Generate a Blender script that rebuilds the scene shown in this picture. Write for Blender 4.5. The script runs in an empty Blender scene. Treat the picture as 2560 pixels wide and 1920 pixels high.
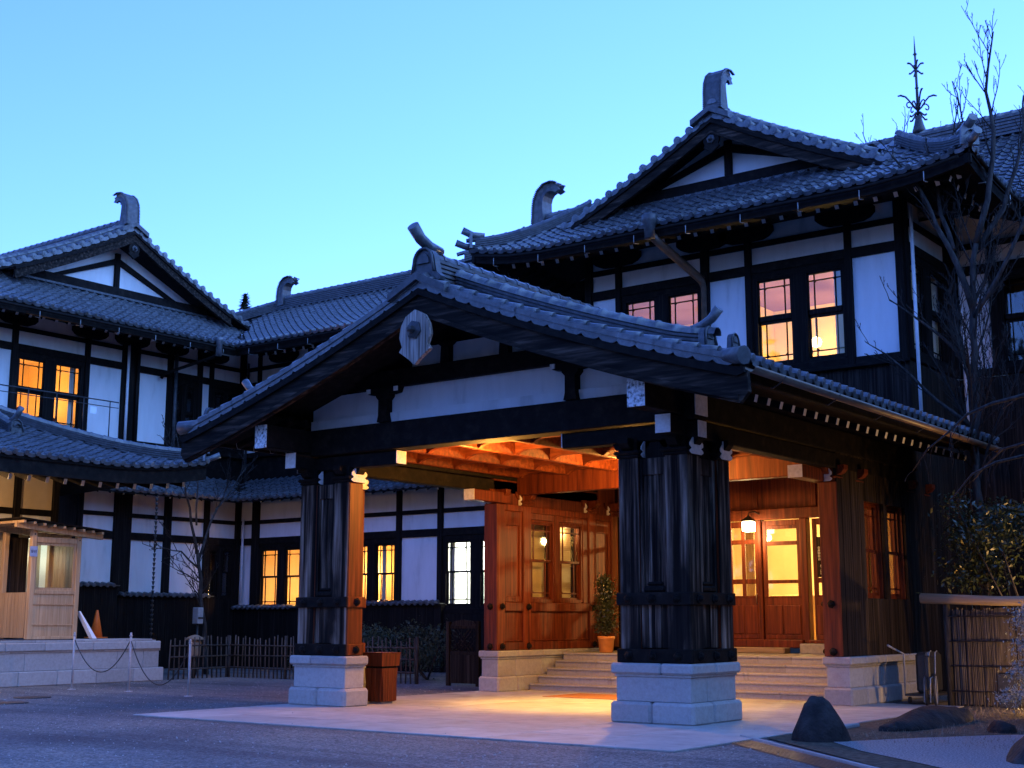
import bpy, math, random
import numpy as np
from mathutils import Vector, Matrix
RND = random.Random(11)
rad = math.radians
scene = bpy.context.scene
COL = scene.collection
PI = math.pi

# ------------------------------------------------------------------ camera, sky, sun, exposure
CAM = Vector((14.05, -17.42, 1.55))
cd = bpy.data.cameras.new('camera')
cd.sensor_width = 36.0; cd.lens = 46.8; cd.clip_end = 2000
cam = bpy.data.objects.new('camera', cd); COL.objects.link(cam)
cam.location = CAM
cam.rotation_euler = (rad(90 + 10.02), 0, rad(37.0))
scene.camera = cam
w = bpy.data.worlds.new('World'); scene.world = w; w.use_nodes = True
nt = w.node_tree; nt.nodes.clear()
sky = nt.nodes.new('ShaderNodeTexSky'); sky.sky_type = 'NISHITA'; sky.sun_disc = False
SUN_EL, SUN_AZ = 8.0, 4.0          # low glow of the evening sky, beyond the right part of the view
sky.sun_elevation = rad(SUN_EL); sky.sun_rotation = rad(SUN_AZ)
sky.altitude = 100; sky.air_density = 1.0; sky.dust_density = 0.0; sky.ozone_density = 6.0
tint = nt.nodes.new('ShaderNodeMix'); tint.data_type = 'RGBA'; tint.blend_type = 'MULTIPLY'
tint.inputs[0].default_value = 1.0; tint.inputs[7].default_value = (1.62, 1.06, 1.60, 1)   # cold white balance of the dusk picture
bg = nt.nodes.new('ShaderNodeBackground'); bg.inputs[1].default_value = 0.15
out = nt.nodes.new('ShaderNodeOutputWorld')
nt.links.new(sky.outputs[0], tint.inputs[6]); nt.links.new(tint.outputs[2], bg.inputs[0]); nt.links.new(bg.outputs[0], out.inputs[0])
sd = bpy.data.lights.new('sun', 'SUN'); sd.energy = 1.0; sd.angle = rad(85); sd.color = (0.22, 0.47, 1.0)   # the bright western half of the sky
so = bpy.data.objects.new('sun', sd); COL.objects.link(so)
_az = rad(78)
sdir = Vector((math.sin(_az), math.cos(_az), math.tan(rad(30)))).normalized()
so.rotation_euler = sdir.to_track_quat('Z', 'Y').to_euler(); so.location = (30, -20, 30)
vs = scene.view_settings; vs.view_transform = 'Standard'; vs.look = 'None'; vs.gamma = 1.0; vs.exposure = 2.1      # long dusk exposure
scene.cycles.use_denoising = True
scene.cycles.max_bounces = 8; scene.cycles.diffuse_bounces = 3; scene.cycles.glossy_bounces = 3
scene.cycles.transparent_max_bounces = 24; scene.cycles.transmission_bounces = 4
scene.cycles.sample_clamp_indirect = 3.0; scene.cycles.caustics_reflective = False; scene.cycles.caustics_refractive = False

# ------------------------------------------------------------------ helpers
class MB:
    def __init__(s): s.v = []; s.f = []; s.sm = []
    def add(s, vs_, fs, smooth=False):
        b = len(s.v); s.v += [tuple(p) for p in vs_]
        for f in fs: s.f.append(tuple(b + i for i in f)); s.sm.append(smooth)
        return s
    def box(s, x0, x1, y0, y1, z0, z1, c=0.0, M=None):
        if x0 > x1: x0, x1 = x1, x0
        if y0 > y1: y0, y1 = y1, y0
        if z0 > z1: z0, z1 = z1, z0
        if c <= 0:
            p = [(x0,y0,z0),(x1,y0,z0),(x1,y1,z0),(x0,y1,z0),(x0,y0,z1),(x1,y0,z1),(x1,y1,z1),(x0,y1,z1)]
            f = [(0,3,2,1),(4,5,6,7),(0,1,5,4),(1,2,6,5),(2,3,7,6),(3,0,4,7)]
        else:
            c = min(c, (x1-x0)*.45, (y1-y0)*.45, (z1-z0)*.45)
            p = []; idx = {}
            for sx in (0, 1):
                for sy in (0, 1):
                    for sz in (0, 1):
                        X = (x0, x1)[sx]; Y = (y0, y1)[sy]; Z = (z0, z1)[sz]
                        ix = c if sx == 0 else -c; iy = c if sy == 0 else -c; iz = c if sz == 0 else -c
                        for a, q in enumerate(((X, Y+iy, Z+iz), (X+ix, Y, Z+iz), (X+ix, Y+iy, Z))):
                            idx[(sx, sy, sz, a)] = len(p); p.append(q)
            f = []
            ctr = Vector(((x0+x1)/2, (y0+y1)/2, (z0+z1)/2))
            def face(q):
                P = [Vector(p[i]) for i in q]
                n = (P[1]-P[0]).cross(P[2]-P[0])
                m = sum(P, Vector())/len(P) - ctr
                f.append(tuple(q) if n.dot(m) > 0 else tuple(reversed(q)))
            for a in range(3):
                o = [k for k in range(3) if k != a]
                for sv in (0, 1):
                    q = []
                    for (i, j) in ((0,0),(1,0),(1,1),(0,1)):
                        k = [0,0,0]; k[a] = sv; k[o[0]] = i; k[o[1]] = j
                        q.append(idx[(k[0],k[1],k[2],a)])
                    face(q)
                for i in (0, 1):
                    for j in (0, 1):
                        k0 = [0,0,0]; k1 = [0,0,0]
                        k0[o[0]] = k1[o[0]] = i; k0[o[1]] = k1[o[1]] = j; k0[a] = 0; k1[a] = 1
                        face([idx[(*k0, o[0])], idx[(*k1, o[0])], idx[(*k1, o[1])], idx[(*k0, o[1])]])
            for sx in (0, 1):
                for sy in (0, 1):
                    for sz in (0, 1): face([idx[(sx,sy,sz,a)] for a in range(3)])
        if M is not None: p = [tuple(M @ Vector(q)) for q in p]
        return s.add(p, f)
    def prism(s, poly, O, U, V, N, d, smooth=False):
        """polygon (u,v) at O with axes U,V extruded by d along N"""
        O, U, V, N = Vector(O), Vector(U), Vector(V), Vector(N)
        n = len(poly)
        a = [O + U*u + V*v for u, v in poly]; b = [q + N*d for q in a]
        ar = sum(poly[i][0]*poly[(i+1) % n][1]-poly[(i+1) % n][0]*poly[i][1] for i in range(n))
        flip = (ar * U.cross(V).dot(N) * d) < 0
        f = [tuple(range(n-1, -1, -1)), tuple(range(n, 2*n))] + [(i, (i+1) % n, n+(i+1) % n, n+i) for i in range(n)]
        if flip: f = [tuple(reversed(q)) for q in f]
        return s.add(a+b, f, smooth)
    def tube(s, pts, r, n=6, cap=True, smooth=True):
        pts = [Vector(p) for p in pts]; m = len(pts)
        rs = r if isinstance(r, (list, tuple)) else [r]*m
        vs_ = []; ref = None
        for i, p in enumerate(pts):
            t = (pts[min(i+1, m-1)] - pts[max(i-1, 0)])
            t = t.normalized() if t.length > 1e-9 else Vector((0,0,1))
            if ref is None:
                ref = Vector((0,0,1)) if abs(t.z) < .9 else Vector((1,0,0))
            a = ref - t*ref.dot(t)
            a = a.normalized() if a.length > 1e-6 else t.orthogonal().normalized()
            ref = a; b = t.cross(a)
            for k in range(n):
                th = 2*PI*k/n
                vs_.append(p + (a*math.cos(th) + b*math.sin(th))*rs[i])
        f = []
        for i in range(m-1):
            for k in range(n):
                f.append((i*n+k, i*n+(k+1) % n, (i+1)*n+(k+1) % n, (i+1)*n+k))
        s.add(vs_, f, smooth)
        if cap:
            b0 = len(s.v) - m*n
            s.f.append(tuple(b0+k for k in range(n-1, -1, -1))); s.sm.append(False)
            s.f.append(tuple(b0+(m-1)*n+k for k in range(n))); s.sm.append(False)
        return s
    def lathe(s, prof, C, n=12, smooth=True, axis=None):
        C = Vector(C); ax = Vector(axis or (0,0,1)).normalized(); a = ax.orthogonal().normalized(); b = ax.cross(a)
        vs_ = []
        for r, h in prof:
            for k in range(n):
                th = 2*PI*k/n; vs_.append(C + ax*h + (a*math.cos(th) + b*math.sin(th))*r)
        f = [(i*n+k, i*n+(k+1) % n, (i+1)*n+(k+1) % n, (i+1)*n+k) for i in range(len(prof)-1) for k in range(n)]
        f += [tuple(range(n-1, -1, -1)), tuple((len(prof)-1)*n+k for k in range(n))]
        return s.add(vs_, f, smooth)
    def mesh(s, name):
        me = bpy.data.meshes.new(name); me.from_pydata(s.v, [], s.f)
        if any(s.sm): me.polygons.foreach_set('use_smooth', s.sm)
        me.update(); return me
WM = {}
LP = .33
def put(name, mb, mat=None, parent=None, M=None, label=None, cat=None, group=None, kind=None):
    me = mb.mesh(name) if isinstance(mb, MB) else mb
    if isinstance(mb, MB) and mat is not None: me.materials.append(mat)
    o = bpy.data.objects.new(name, me); COL.objects.link(o)
    Mw = M if M is not None else Matrix.Identity(4)
    o.matrix_basis = Mw
    if parent is not None:
        o.parent = parent; o.matrix_parent_inverse = WM[parent.name].inverted()
    WM[o.name] = Mw
    if label: o['label'] = label
    if cat: o['category'] = cat
    if group: o['group'] = group
    if kind: o['kind'] = kind
    return o
def shared(name, mb, mat):
    me = mb.mesh(name); me.materials.append(mat); return me
def thing(name, loc, label, cat, group=None):
    o = bpy.data.objects.new(name, None); COL.objects.link(o); o.location = loc; o.empty_display_size = .3
    WM[o.name] = Matrix.Translation(loc); o['label'] = label; o['category'] = cat
    if group: o['group'] = group
    return o
def lamp(name, kind, loc, power, color, parent=None, radius=.1, target=None, spot=None, blend=.4):
    ld = bpy.data.lights.new(name, kind); ld.energy = power*LP; ld.color = color
    ld.shadow_soft_size = radius
    if kind == 'SPOT': ld.spot_size = rad(spot); ld.spot_blend = blend
    o = bpy.data.objects.new(name, ld); COL.objects.link(o)
    M = Matrix.Translation(loc)
    if target is not None:
        M = M @ (Vector(target)-Vector(loc)).to_track_quat('-Z', 'Y').to_matrix().to_4x4()
    o.matrix_basis = M
    if parent is not None: o.parent = parent; o.matrix_parent_inverse = WM[parent.name].inverted()
    return o

# ------------------------------------------------------------------ materials
def newmat(name):
    m = bpy.data.materials.new(name); m.use_nodes = True
    nt = m.node_tree; b = nt.nodes['Principled BSDF']; return m, nt, b
def N(nt, typ, **kw):
    n = nt.nodes.new(typ)
    for k, v in kw.items(): setattr(n, k, v)
    return n
def ramp(nt, stops):
    r = N(nt, 'ShaderNodeValToRGB'); e = r.color_ramp.elements
    while len(e) < len(stops): e.new(0.5)
    for i, (p, c) in enumerate(stops): e[i].position = p; e[i].color = (*c, 1)
    return r
def coords(nt, scale, gen=False):
    tc = N(nt, 'ShaderNodeTexCoord'); mp = N(nt, 'ShaderNodeMapping')
    mp.inputs['Scale'].default_value = scale
    nt.links.new(tc.outputs['Object'], mp.inputs['Vector']); return mp
def surf(name, stops, scale=(4,4,4), nscale=3.0, detail=6.0, rough=.6, bump=0.0, bscale=None, spec=.4, var=0.0, dist=0.02, nrough=.55, rvar=0.0):
    """noise coloured surface; scale stretches the noise (grain), var = brightness change from object to object"""
    m, nt, b = newmat(name)
    mp = coords(nt, scale)
    n = N(nt, 'ShaderNodeTexNoise'); n.inputs['Scale'].default_value = nscale; n.inputs['Detail'].default_value = detail; n.inputs['Roughness'].default_value = nrough
    nt.links.new(mp.outputs[0], n.inputs['Vector'])
    vec = mp.outputs[0]
    if var > 0:
        oi = N(nt, 'ShaderNodeObjectInfo')
        ad = N(nt, 'ShaderNodeVectorMath', operation='ADD'); sc_ = N(nt, 'ShaderNodeVectorMath', operation='SCALE')
        cb = N(nt, 'ShaderNodeCombineXYZ'); nt.links.new(oi.outputs['Random'], cb.inputs[0]); nt.links.new(oi.outputs['Random'], cb.inputs[2])
        nt.links.new(cb.outputs[0], sc_.inputs[0]); sc_.inputs['Scale'].default_value = 40
        nt.links.new(mp.outputs[0], ad.inputs[0]); nt.links.new(sc_.outputs[0], ad.inputs[1])
        vec = ad.outputs[0]; nt.links.new(vec, n.inputs['Vector'])
    r = ramp(nt, stops); nt.links.new(n.outputs['Fac'], r.inputs[0])
    col = r.outputs[0]
    if var > 0:
        mr = N(nt, 'ShaderNodeMapRange'); mr.inputs[3].default_value = 1-var; mr.inputs[4].default_value = 1+var
        nt.links.new(oi.outputs['Random'], mr.inputs[0])
        hs = N(nt, 'ShaderNodeHueSaturation'); nt.links.new(mr.outputs[0], hs.inputs['Value']); nt.links.new(col, hs.inputs['Color']); col = hs.outputs[0]
    nt.links.new(col, b.inputs['Base Color'])
    b.inputs['Roughness'].default_value = rough; b.inputs['Specular IOR Level'].default_value = spec
    if rvar > 0:
        mr2 = N(nt, 'ShaderNodeMapRange'); mr2.inputs[1].default_value = .3; mr2.inputs[2].default_value = .7; mr2.inputs[3].default_value = rough-rvar; mr2.inputs[4].default_value = rough+rvar
        nt.links.new(n.outputs['Fac'], mr2.inputs[0]); nt.links.new(mr2.outputs[0], b.inputs['Roughness'])
    if bump > 0:
        src = n
        if bscale:
            src = N(nt, 'ShaderNodeTexNoise'); src.inputs['Scale'].default_value = bscale; src.inputs['Detail'].default_value = 4
            nt.links.new(vec, src.inputs['Vector'])
        bp = N(nt, 'ShaderNodeBump'); bp.inputs['Strength'].default_value = bump; bp.inputs['Distance'].default_value = dist
        nt.links.new(src.outputs['Fac'], bp.inputs['Height']); nt.links.new(bp.outputs[0], b.inputs['Normal'])
    return m
def emit(name, col, strength):
    m, nt, b = newmat(name); b.inputs['Base Color'].default_value = (*col, 1)
    b.inputs['Emission Color'].default_value = (*col, 1); b.inputs['Emission Strength'].default_value = strength; return m
MAT = {}
MAT['plaster'] = surf('plaster', [(.25,(.50,.50,.49)),(.42,(.66,.66,.655)),(.7,(.74,.74,.74))], (2.2,2.2,.5), 1.3, 9, .9, .18, 22, .1, .05, .01, .6)
MAT['lamplit_plaster'] = surf('lamplit_plaster', [(.3,(.50,.40,.28)),(.7,(.60,.49,.34))], (1,1,1), 2, 6, .85, .1, 20, .2)  # plaster with warm lamp light put into its colour
MAT['dark_wood'] = surf('dark_wood', [(.3,(.005,.0045,.0045)),(.55,(.011,.009,.008)),(.8,(.026,.020,.016))], (3,3,3), 2.0, 8, .75, .25, 18, .08, .15)
MAT['dark_wood_v'] = surf('dark_wood_v', [(.3,(.005,.0045,.0045)),(.55,(.011,.009,.008)),(.78,(.032,.025,.020))], (14,14,.5), 1.6, 8, .75, .3, None, .08, .15)
MAT['barge_wood'] = surf('barge_wood', [(.36,(.007,.006,.0055)),(.52,(.020,.015,.012)),(.64,(.06,.042,.032)),(.8,(.12,.088,.066))], (.7,9,9), 1.5, 9, .8, .4, None, .08)
m, g, b = newmat('weather_wood')     # black stained timber, worn back to pale brown streaks in patches
mp = coords(g, (6.5,6.5,.22)); mp2 = coords(g, (1.6,1.6,.45))
na = N(g, 'ShaderNodeTexNoise'); na.inputs['Scale'].default_value = 1.6; na.inputs['Detail'].default_value = 7; na.inputs['Roughness'].default_value = .6; g.links.new(mp.outputs[0], na.inputs['Vector'])
nb = N(g, 'ShaderNodeTexNoise'); nb.inputs['Scale'].default_value = 1.2; nb.inputs['Detail'].default_value = 5; g.links.new(mp2.outputs[0], nb.inputs['Vector'])
ra = ramp(g, [(.42,(.007,.0055,.005)),(.50,(.05,.034,.025)),(.57,(.16,.115,.085)),(.70,(.36,.28,.22))]); g.links.new(na.outputs['Fac'], ra.inputs[0])
rb = ramp(g, [(.36,(.05,.05,.05)),(.56,(1,1,1))]); g.links.new(nb.outputs['Fac'], rb.inputs[0])
mxw = N(g, 'ShaderNodeMix', data_type='RGBA'); mxw.inputs[6].default_value = (.007,.0062,.006,1); g.links.new(rb.outputs[0], mxw.inputs[0]); g.links.new(ra.outputs[0], mxw.inputs[7]); g.links.new(mxw.outputs[2], b.inputs['Base Color'])
b.inputs['Roughness'].default_value = .85; b.inputs['Specular IOR Level'].default_value = .08
bpw = N(g, 'ShaderNodeBump'); bpw.inputs['Strength'].default_value = .5; bpw.inputs['Distance'].default_value = .03; g.links.new(na.outputs['Fac'], bpw.inputs['Height']); g.links.new(bpw.outputs[0], b.inputs['Normal'])
MAT['weather_wood'] = m
MAT['grey_wood'] = surf('grey_wood', [(.3,(.05,.042,.036)),(.5,(.26,.215,.18)),(.7,(.50,.44,.39))], (26,26,.9), 1.2, 8, .8, .6, None, .2)
MAT['plank_wood'] = surf('plank_wood', [(.35,(.009,.007,.006)),(.55,(.026,.019,.015)),(.75,(.06,.045,.035))], (16,16,.4), 1.4, 8, .85, .4, None, .08, .3)
MAT['warm_wood'] = surf('warm_wood', [(.28,(.045,.008,.0025)),(.5,(.105,.019,.005)),(.74,(.19,.042,.011))], (10,10,.55), 1.5, 8, .55, .2, None, .22, .14)
MAT['ceil_wood'] = surf('ceil_wood', [(.28,(.05,.010,.003)),(.5,(.105,.021,.006)),(.74,(.19,.045,.014))], (1.5,8,8), 1.5, 8, .55, .15, None, .22, .16)
MAT['booth_wood'] = surf('booth_wood', [(.3,(.36,.22,.11)),(.5,(.46,.30,.16)),(.75,(.56,.39,.23))], (14,14,.6), 1.5, 8, .55, .12, None, .35, .1)
MAT['white_paint'] = surf('white_paint', [(.3,(.62,.61,.58)),(.65,(.80,.79,.77))], (5,5,5), 3, 8, .7, .15, 30, .2)
MAT['flaked_paint'] = surf('flaked_paint', [(.36,(.10,.09,.08)),(.46,(.55,.54,.53)),(.6,(.82,.82,.81))], (6,6,6), 3, 10, .75, .3, 20, .2)
MAT['granite'] = surf('granite', [(.26,(.24,.235,.225)),(.48,(.33,.325,.315)),(.72,(.41,.405,.395))], (3,3,3), 4, 13, .8, .35, 90, .25, .12, .006, .8)
MAT['tile'] = surf('tile', [(.3,(.042,.045,.05)),(.5,(.082,.086,.092)),(.75,(.155,.16,.17))], (3,3,3), 2.6, 8, .36, .12, 40, .6, .3, .01, .6, .08)
MAT['tile_dark'] = surf('tile_dark', [(.3,(.025,.027,.030)),(.5,(.046,.049,.054)),(.75,(.085,.09,.097))], (3,3,3), 3, 8, .5, .15, 40, .45, .12, .01)
MAT['gravel'] = None
MAT['paving'] = surf('paving', [(.28,(.22,.21,.20)),(.45,(.34,.33,.315)),(.72,(.47,.46,.44))], (1.2,1.2,1.2), 1.6, 12, .62, .2, 70, .35, .12, .004, .72)
MAT['copper'] = surf('copper', [(.3,(.09,.055,.035)),(.6,(.17,.105,.065)),(.8,(.24,.16,.10))], (4,1,4), 2, 6, .42, .05, None, .6)
MAT['iron'] = surf('iron', [(.3,(.012,.012,.013)),(.7,(.03,.03,.032))], (6,6,6), 3, 5, .5, .1, None, .5)
MAT['steel'] = surf('steel', [(.3,(.30,.30,.30)),(.7,(.42,.42,.42))], (6,6,6), 3, 5, .38, 0, None, .5)
MAT['bark'] = surf('bark', [(.3,(.016,.014,.013)),(.5,(.036,.031,.028)),(.75,(.075,.066,.058))], (5,5,1.2), 3, 8, .85, .5, None, .2)
MAT['twig'] = surf('twig', [(.3,(.012,.010,.009)),(.7,(.03,.024,.021))], (5,5,5), 3, 4, .8, 0, None, .2)
MAT['rock'] = surf('rock', [(.3,(.010,.010,.011)),(.5,(.024,.023,.023)),(.75,(.055,.053,.05))], (2,2,2), 2.4, 10, .85, .8, 9, .25, .1, .04)
MAT['bamboo'] = surf('bamboo', [(.3,(.20,.15,.10)),(.6,(.34,.27,.19)),(.8,(.44,.36,.27))], (6,6,1), 2, 6, .6, .1, None, .35, .25)
MAT['old_bamboo'] = surf('old_bamboo', [(.3,(.04,.032,.026)),(.6,(.085,.07,.058)),(.8,(.16,.135,.115))], (6,6,.8), 2.5, 6, .75, .1, None, .25, .35)
MAT['log'] = surf('log', [(.3,(.22,.16,.10)),(.6,(.34,.25,.165)),(.8,(.42,.33,.23))], (.6,9,9), 2, 7, .7, .2, None, .3)
MAT['leaf'] = surf('leaf', [(.3,(.014,.022,.009)),(.6,(.03,.042,.016)),(.8,(.055,.065,.028))], (7,7,7), 4, 3, .32, 0, None, .5)
MAT['pine'] = surf('pine', [(.3,(.02,.035,.018)),(.7,(.05,.07,.04))], (7,7,7), 4, 3, .6, 0, None, .3)
MAT['blue_leaf'] = surf('blue_leaf', [(.3,(.16,.20,.20)),(.7,(.36,.42,.42))], (9,9,9), 4, 3, .6, 0, None, .3)
MAT['soil'] = surf('soil', [(.3,(.05,.042,.032)),(.5,(.10,.085,.062)),(.72,(.17,.145,.105))], (3,3,3), 4, 10, .95, .7, 30, .1, 0, .02)
MAT['white_gravel'] = surf('white_gravel', [(.34,(.16,.16,.165)),(.5,(.50,.50,.50)),(.68,(.80,.80,.80))], (9,9,9), 5, 5, .85, 1.0, 45, .2, 0, .03)
MAT['pot'] = surf('pot', [(.3,(.52,.20,.05)),(.7,(.66,.27,.07))], (3,3,3), 3, 5, .6, .05, None, .35)
MAT['cone'] = surf('cone', [(.3,(.62,.12,.015)),(.7,(.75,.17,.02))], (3,3,3), 3, 5, .45, 0, None, .4)
MAT['mat'] = surf('mat', [(.3,(.24,.10,.045)),(.7,(.38,.17,.08))], (20,20,20), 6, 4, .95, .5, 60, .1)
MAT['blue_card'] = surf('blue_card', [(.3,(.22,.32,.55)),(.7,(.30,.40,.62))], (3,3,3), 3, 3, .5)
MAT['white_card'] = surf('white_card', [(.3,(.72,.73,.74)),(.7,(.80,.80,.80))], (3,3,3), 3, 3, .6)
MAT['room_cream'] = surf('room_cream', [(.3,(.62,.46,.27)),(.7,(.72,.55,.34))], (1,1,1), 1, 3, .9)
MAT['room_white'] = surf('room_white', [(.3,(.70,.72,.68)),(.7,(.80,.82,.78))], (1,1,1), 1, 3, .9)
MAT['room_mauve'] = surf('room_mauve', [(.3,(.20,.11,.19)),(.7,(.25,.145,.23))], (1,1,1), 1, 3, .9)
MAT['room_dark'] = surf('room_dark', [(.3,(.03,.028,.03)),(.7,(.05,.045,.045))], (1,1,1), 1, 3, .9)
MAT['curtain'] = surf('curtain', [(.35,(.55,.50,.40)),(.6,(.78,.73,.62))], (22,22,.3), 1.3, 4, .9)
MAT['sash_white'] = surf('sash_white', [(.3,(.60,.60,.62)),(.7,(.70,.70,.72))], (3,3,3), 3, 3, .5)
MAT['globe'] = emit('globe', (1.0, .78, .45), 5.0)
MAT['lantern_glass'] = emit('lantern_glass', (1.0, .74, .38), 12.0)
# glass: thin pane, clear with a sky reflection
m, g, b = newmat('glass'); g.nodes.remove(b)
gl = N(g, 'ShaderNodeBsdfGlossy'); gl.inputs['Roughness'].default_value = .02
tr = N(g, 'ShaderNodeBsdfTransparent'); tr.inputs[0].default_value = (.93, .95, .95, 1)
lw_ = N(g, 'ShaderNodeLayerWeight'); lw_.inputs[0].default_value = .5
pw_ = N(g, 'ShaderNodeMath', operation='POWER'); pw_.inputs[1].default_value = 5.0; g.links.new(lw_.outputs['Facing'], pw_.inputs[0])
fr_ = N(g, 'ShaderNodeMapRange'); fr_.inputs[3].default_value = .035; fr_.inputs[4].default_value = 1.0; g.links.new(pw_.outputs[0], fr_.inputs[0])
mx = N(g, 'ShaderNodeMixShader'); g.links.new(fr_.outputs[0], mx.inputs[0]); g.links.new(tr.outputs[0], mx.inputs[1]); g.links.new(gl.outputs[0], mx.inputs[2])
g.links.new(mx.outputs[0], g.nodes['Material Output'].inputs[0]); MAT['glass'] = m
# gravel court: voronoi pebbles in three greys with a little bump, worn lighter and darker in broad patches
m, g, b = newmat('gravel')
mp = coords(g, (1,1,1))
vo = N(g, 'ShaderNodeTexVoronoi'); vo.inputs['Scale'].default_value = 26; g.links.new(mp.outputs[0], vo.inputs['Vector'])
vo2 = N(g, 'ShaderNodeTexVoronoi'); vo2.inputs['Scale'].default_value = 60; g.links.new(mp.outputs[0], vo2.inputs['Vector'])
n1 = N(g, 'ShaderNodeTexNoise'); n1.inputs['Scale'].default_value = .22; n1.inputs['Detail'].default_value = 6; g.links.new(mp.outputs[0], n1.inputs['Vector'])
sep = N(g, 'ShaderNodeSeparateColor'); g.links.new(vo.outputs['Color'], sep.inputs[0])
sep2 = N(g, 'ShaderNodeSeparateColor'); g.links.new(vo2.outputs['Color'], sep2.inputs[0])
av = N(g, 'ShaderNodeMath', operation='ADD'); g.links.new(sep.outputs[0], av.inputs[0]); g.links.new(sep2.outputs[1], av.inputs[1])
hf = N(g, 'ShaderNodeMath', operation='MULTIPLY'); hf.inputs[1].default_value = .5; g.links.new(av.outputs[0], hf.inputs[0])
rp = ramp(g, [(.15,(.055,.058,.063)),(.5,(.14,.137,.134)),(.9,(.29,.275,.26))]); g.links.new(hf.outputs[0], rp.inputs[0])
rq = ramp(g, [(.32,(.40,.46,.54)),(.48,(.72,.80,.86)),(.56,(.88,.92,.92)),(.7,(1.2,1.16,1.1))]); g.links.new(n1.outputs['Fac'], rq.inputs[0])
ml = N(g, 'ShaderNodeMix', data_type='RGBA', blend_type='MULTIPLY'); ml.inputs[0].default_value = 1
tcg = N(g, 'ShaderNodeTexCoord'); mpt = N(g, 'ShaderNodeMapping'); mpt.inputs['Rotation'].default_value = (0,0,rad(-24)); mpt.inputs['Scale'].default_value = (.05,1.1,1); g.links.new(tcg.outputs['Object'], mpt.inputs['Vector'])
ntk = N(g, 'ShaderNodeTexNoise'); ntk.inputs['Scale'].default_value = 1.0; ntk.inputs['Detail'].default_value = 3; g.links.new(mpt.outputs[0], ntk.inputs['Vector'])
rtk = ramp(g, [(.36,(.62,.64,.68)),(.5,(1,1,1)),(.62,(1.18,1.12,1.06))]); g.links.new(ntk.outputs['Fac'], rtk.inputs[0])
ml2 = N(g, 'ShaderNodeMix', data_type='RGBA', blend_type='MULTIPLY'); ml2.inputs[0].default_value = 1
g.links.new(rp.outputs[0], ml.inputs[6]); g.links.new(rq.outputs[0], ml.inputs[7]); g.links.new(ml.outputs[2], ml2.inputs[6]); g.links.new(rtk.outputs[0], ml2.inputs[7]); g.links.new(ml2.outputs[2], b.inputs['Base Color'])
bp = N(g, 'ShaderNodeBump'); bp.inputs['Strength'].default_value = .9; bp.inputs['Distance'].default_value = .02; bp.invert = True
g.links.new(vo.outputs['Distance'], bp.inputs['Height']); g.links.new(bp.outputs[0], b.inputs['Normal'])
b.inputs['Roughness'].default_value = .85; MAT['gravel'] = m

# ------------------------------------------------------------------ roofs
class RF:
    """one roof slope: eave from O along A (unit), rising inward along B; A x B = up"""
    def __init__(s, O, A, B, L, S, z0, H, k=.72, lift=0., lt=2.5, hl=0, hr=0, liftL=True, liftR=True):
        s.O, s.A, s.B = Vector((*O, 0)), Vector((*A, 0)), Vector((*B, 0))
        s.L, s.S, s.z0, s.H, s.k, s.lift, s.lt, s.hl, s.hr, s.lL, s.lR = L, S, z0, H, k, lift, lt, hl, hr, liftL, liftR
    def z(s, t, q_s):
        q = q_s/s.S
        z = s.z0 + s.H*(s.k*q + (1-s.k)*q*abs(q))
        if s.lift:
            e = 0
            if s.lL: e += (max(0, s.lt-t)/s.lt)**2
            if s.lR: e += (max(0, t-(s.L-s.lt))/s.lt)**2
            z += s.lift*e*max(0, 1-q)
        return z
    def P(s, t, q, dz=0):
        p = s.O + s.A*t + s.B*q; p.z = s.z(t, q) + dz; return p
    def frame(s, t, q):
        x = (s.P(t+.05, q)-s.P(t-.05, q)).normalized(); y = (s.P(t, q+.05)-s.P(t, q-.05))
        y = (y - x*y.dot(x)).normalized(); z = x.cross(y); p = s.P(t, q)
        return Matrix(((x.x, y.x, z.x, p.x), (x.y, y.y, z.y, p.y), (x.z, y.z, z.z, p.z), (0,0,0,1)))
    def span(s, q):          # hl / hr: 1 hip, -1 valley, 0 straight
        return (q*s.hl, s.L-q*s.hr)
def tile_mb(w, e):
    us = [0,.17,.34,.51,.68,.76,.84,.92,1.0]
    def pr_(u): return -.018*math.sin(PI*u/.68) if u < .68 else .046*math.sin(PI*(u-.68)/.32)
    m = MB(); n = len(us); v = []
    for y, z in ((-.035,.062), (e+.05,.022)):
        for u in us: v.append(((u-.5)*w, y, z+pr_(u)))
    m.add(v, [(i, i+1, n+i+1, n+i) for i in range(n-1)], True)
    a = [((u-.5)*w, -.035, .062+pr_(u)) for u in us]; b_ = [(p[0], p[1]+.006, p[2]-.038) for p in a]
    m.add(a+b_, [(i+1, i, n+i, n+i+1) for i in range(n-1)], False)
    return m
def eave_mb(w):
    m = MB(); us = [0,.17,.34,.51,.68]
    a = [((u-.5)*w, -.05, .062-.018*math.sin(PI*u/.68)) for u in us]; b_ = [(p[0], p[1], p[2]-.085+.0*i) for i, p in enumerate(a)]
    c = [(p[0], .12, p[2]) for p in a]; n = 5
    m.add(a+b_+c, [(i+1, i, n+i, n+i+1) for i in range(n-1)] + [(i, i+1, 2*n+i+1, 2*n+i) for i in range(n-1)])
    m.lathe([(.062,0),(.066,.012),(.066,.16)], (.34*w, -.075, .062), 10, False, (0,1,0))
    m.lathe([(.028,-.004),(.03,.01)], (.34*w, -.078, .062), 8, False, (0,1,0))
    return m
TILE_W, TILE_E = .29, .275
TILE_ME = shared('tile', tile_mb(TILE_W, TILE_E), MAT['tile']); EAVE_ME = shared('eave_tile', eave_mb(TILE_W), MAT['tile'])
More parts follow.
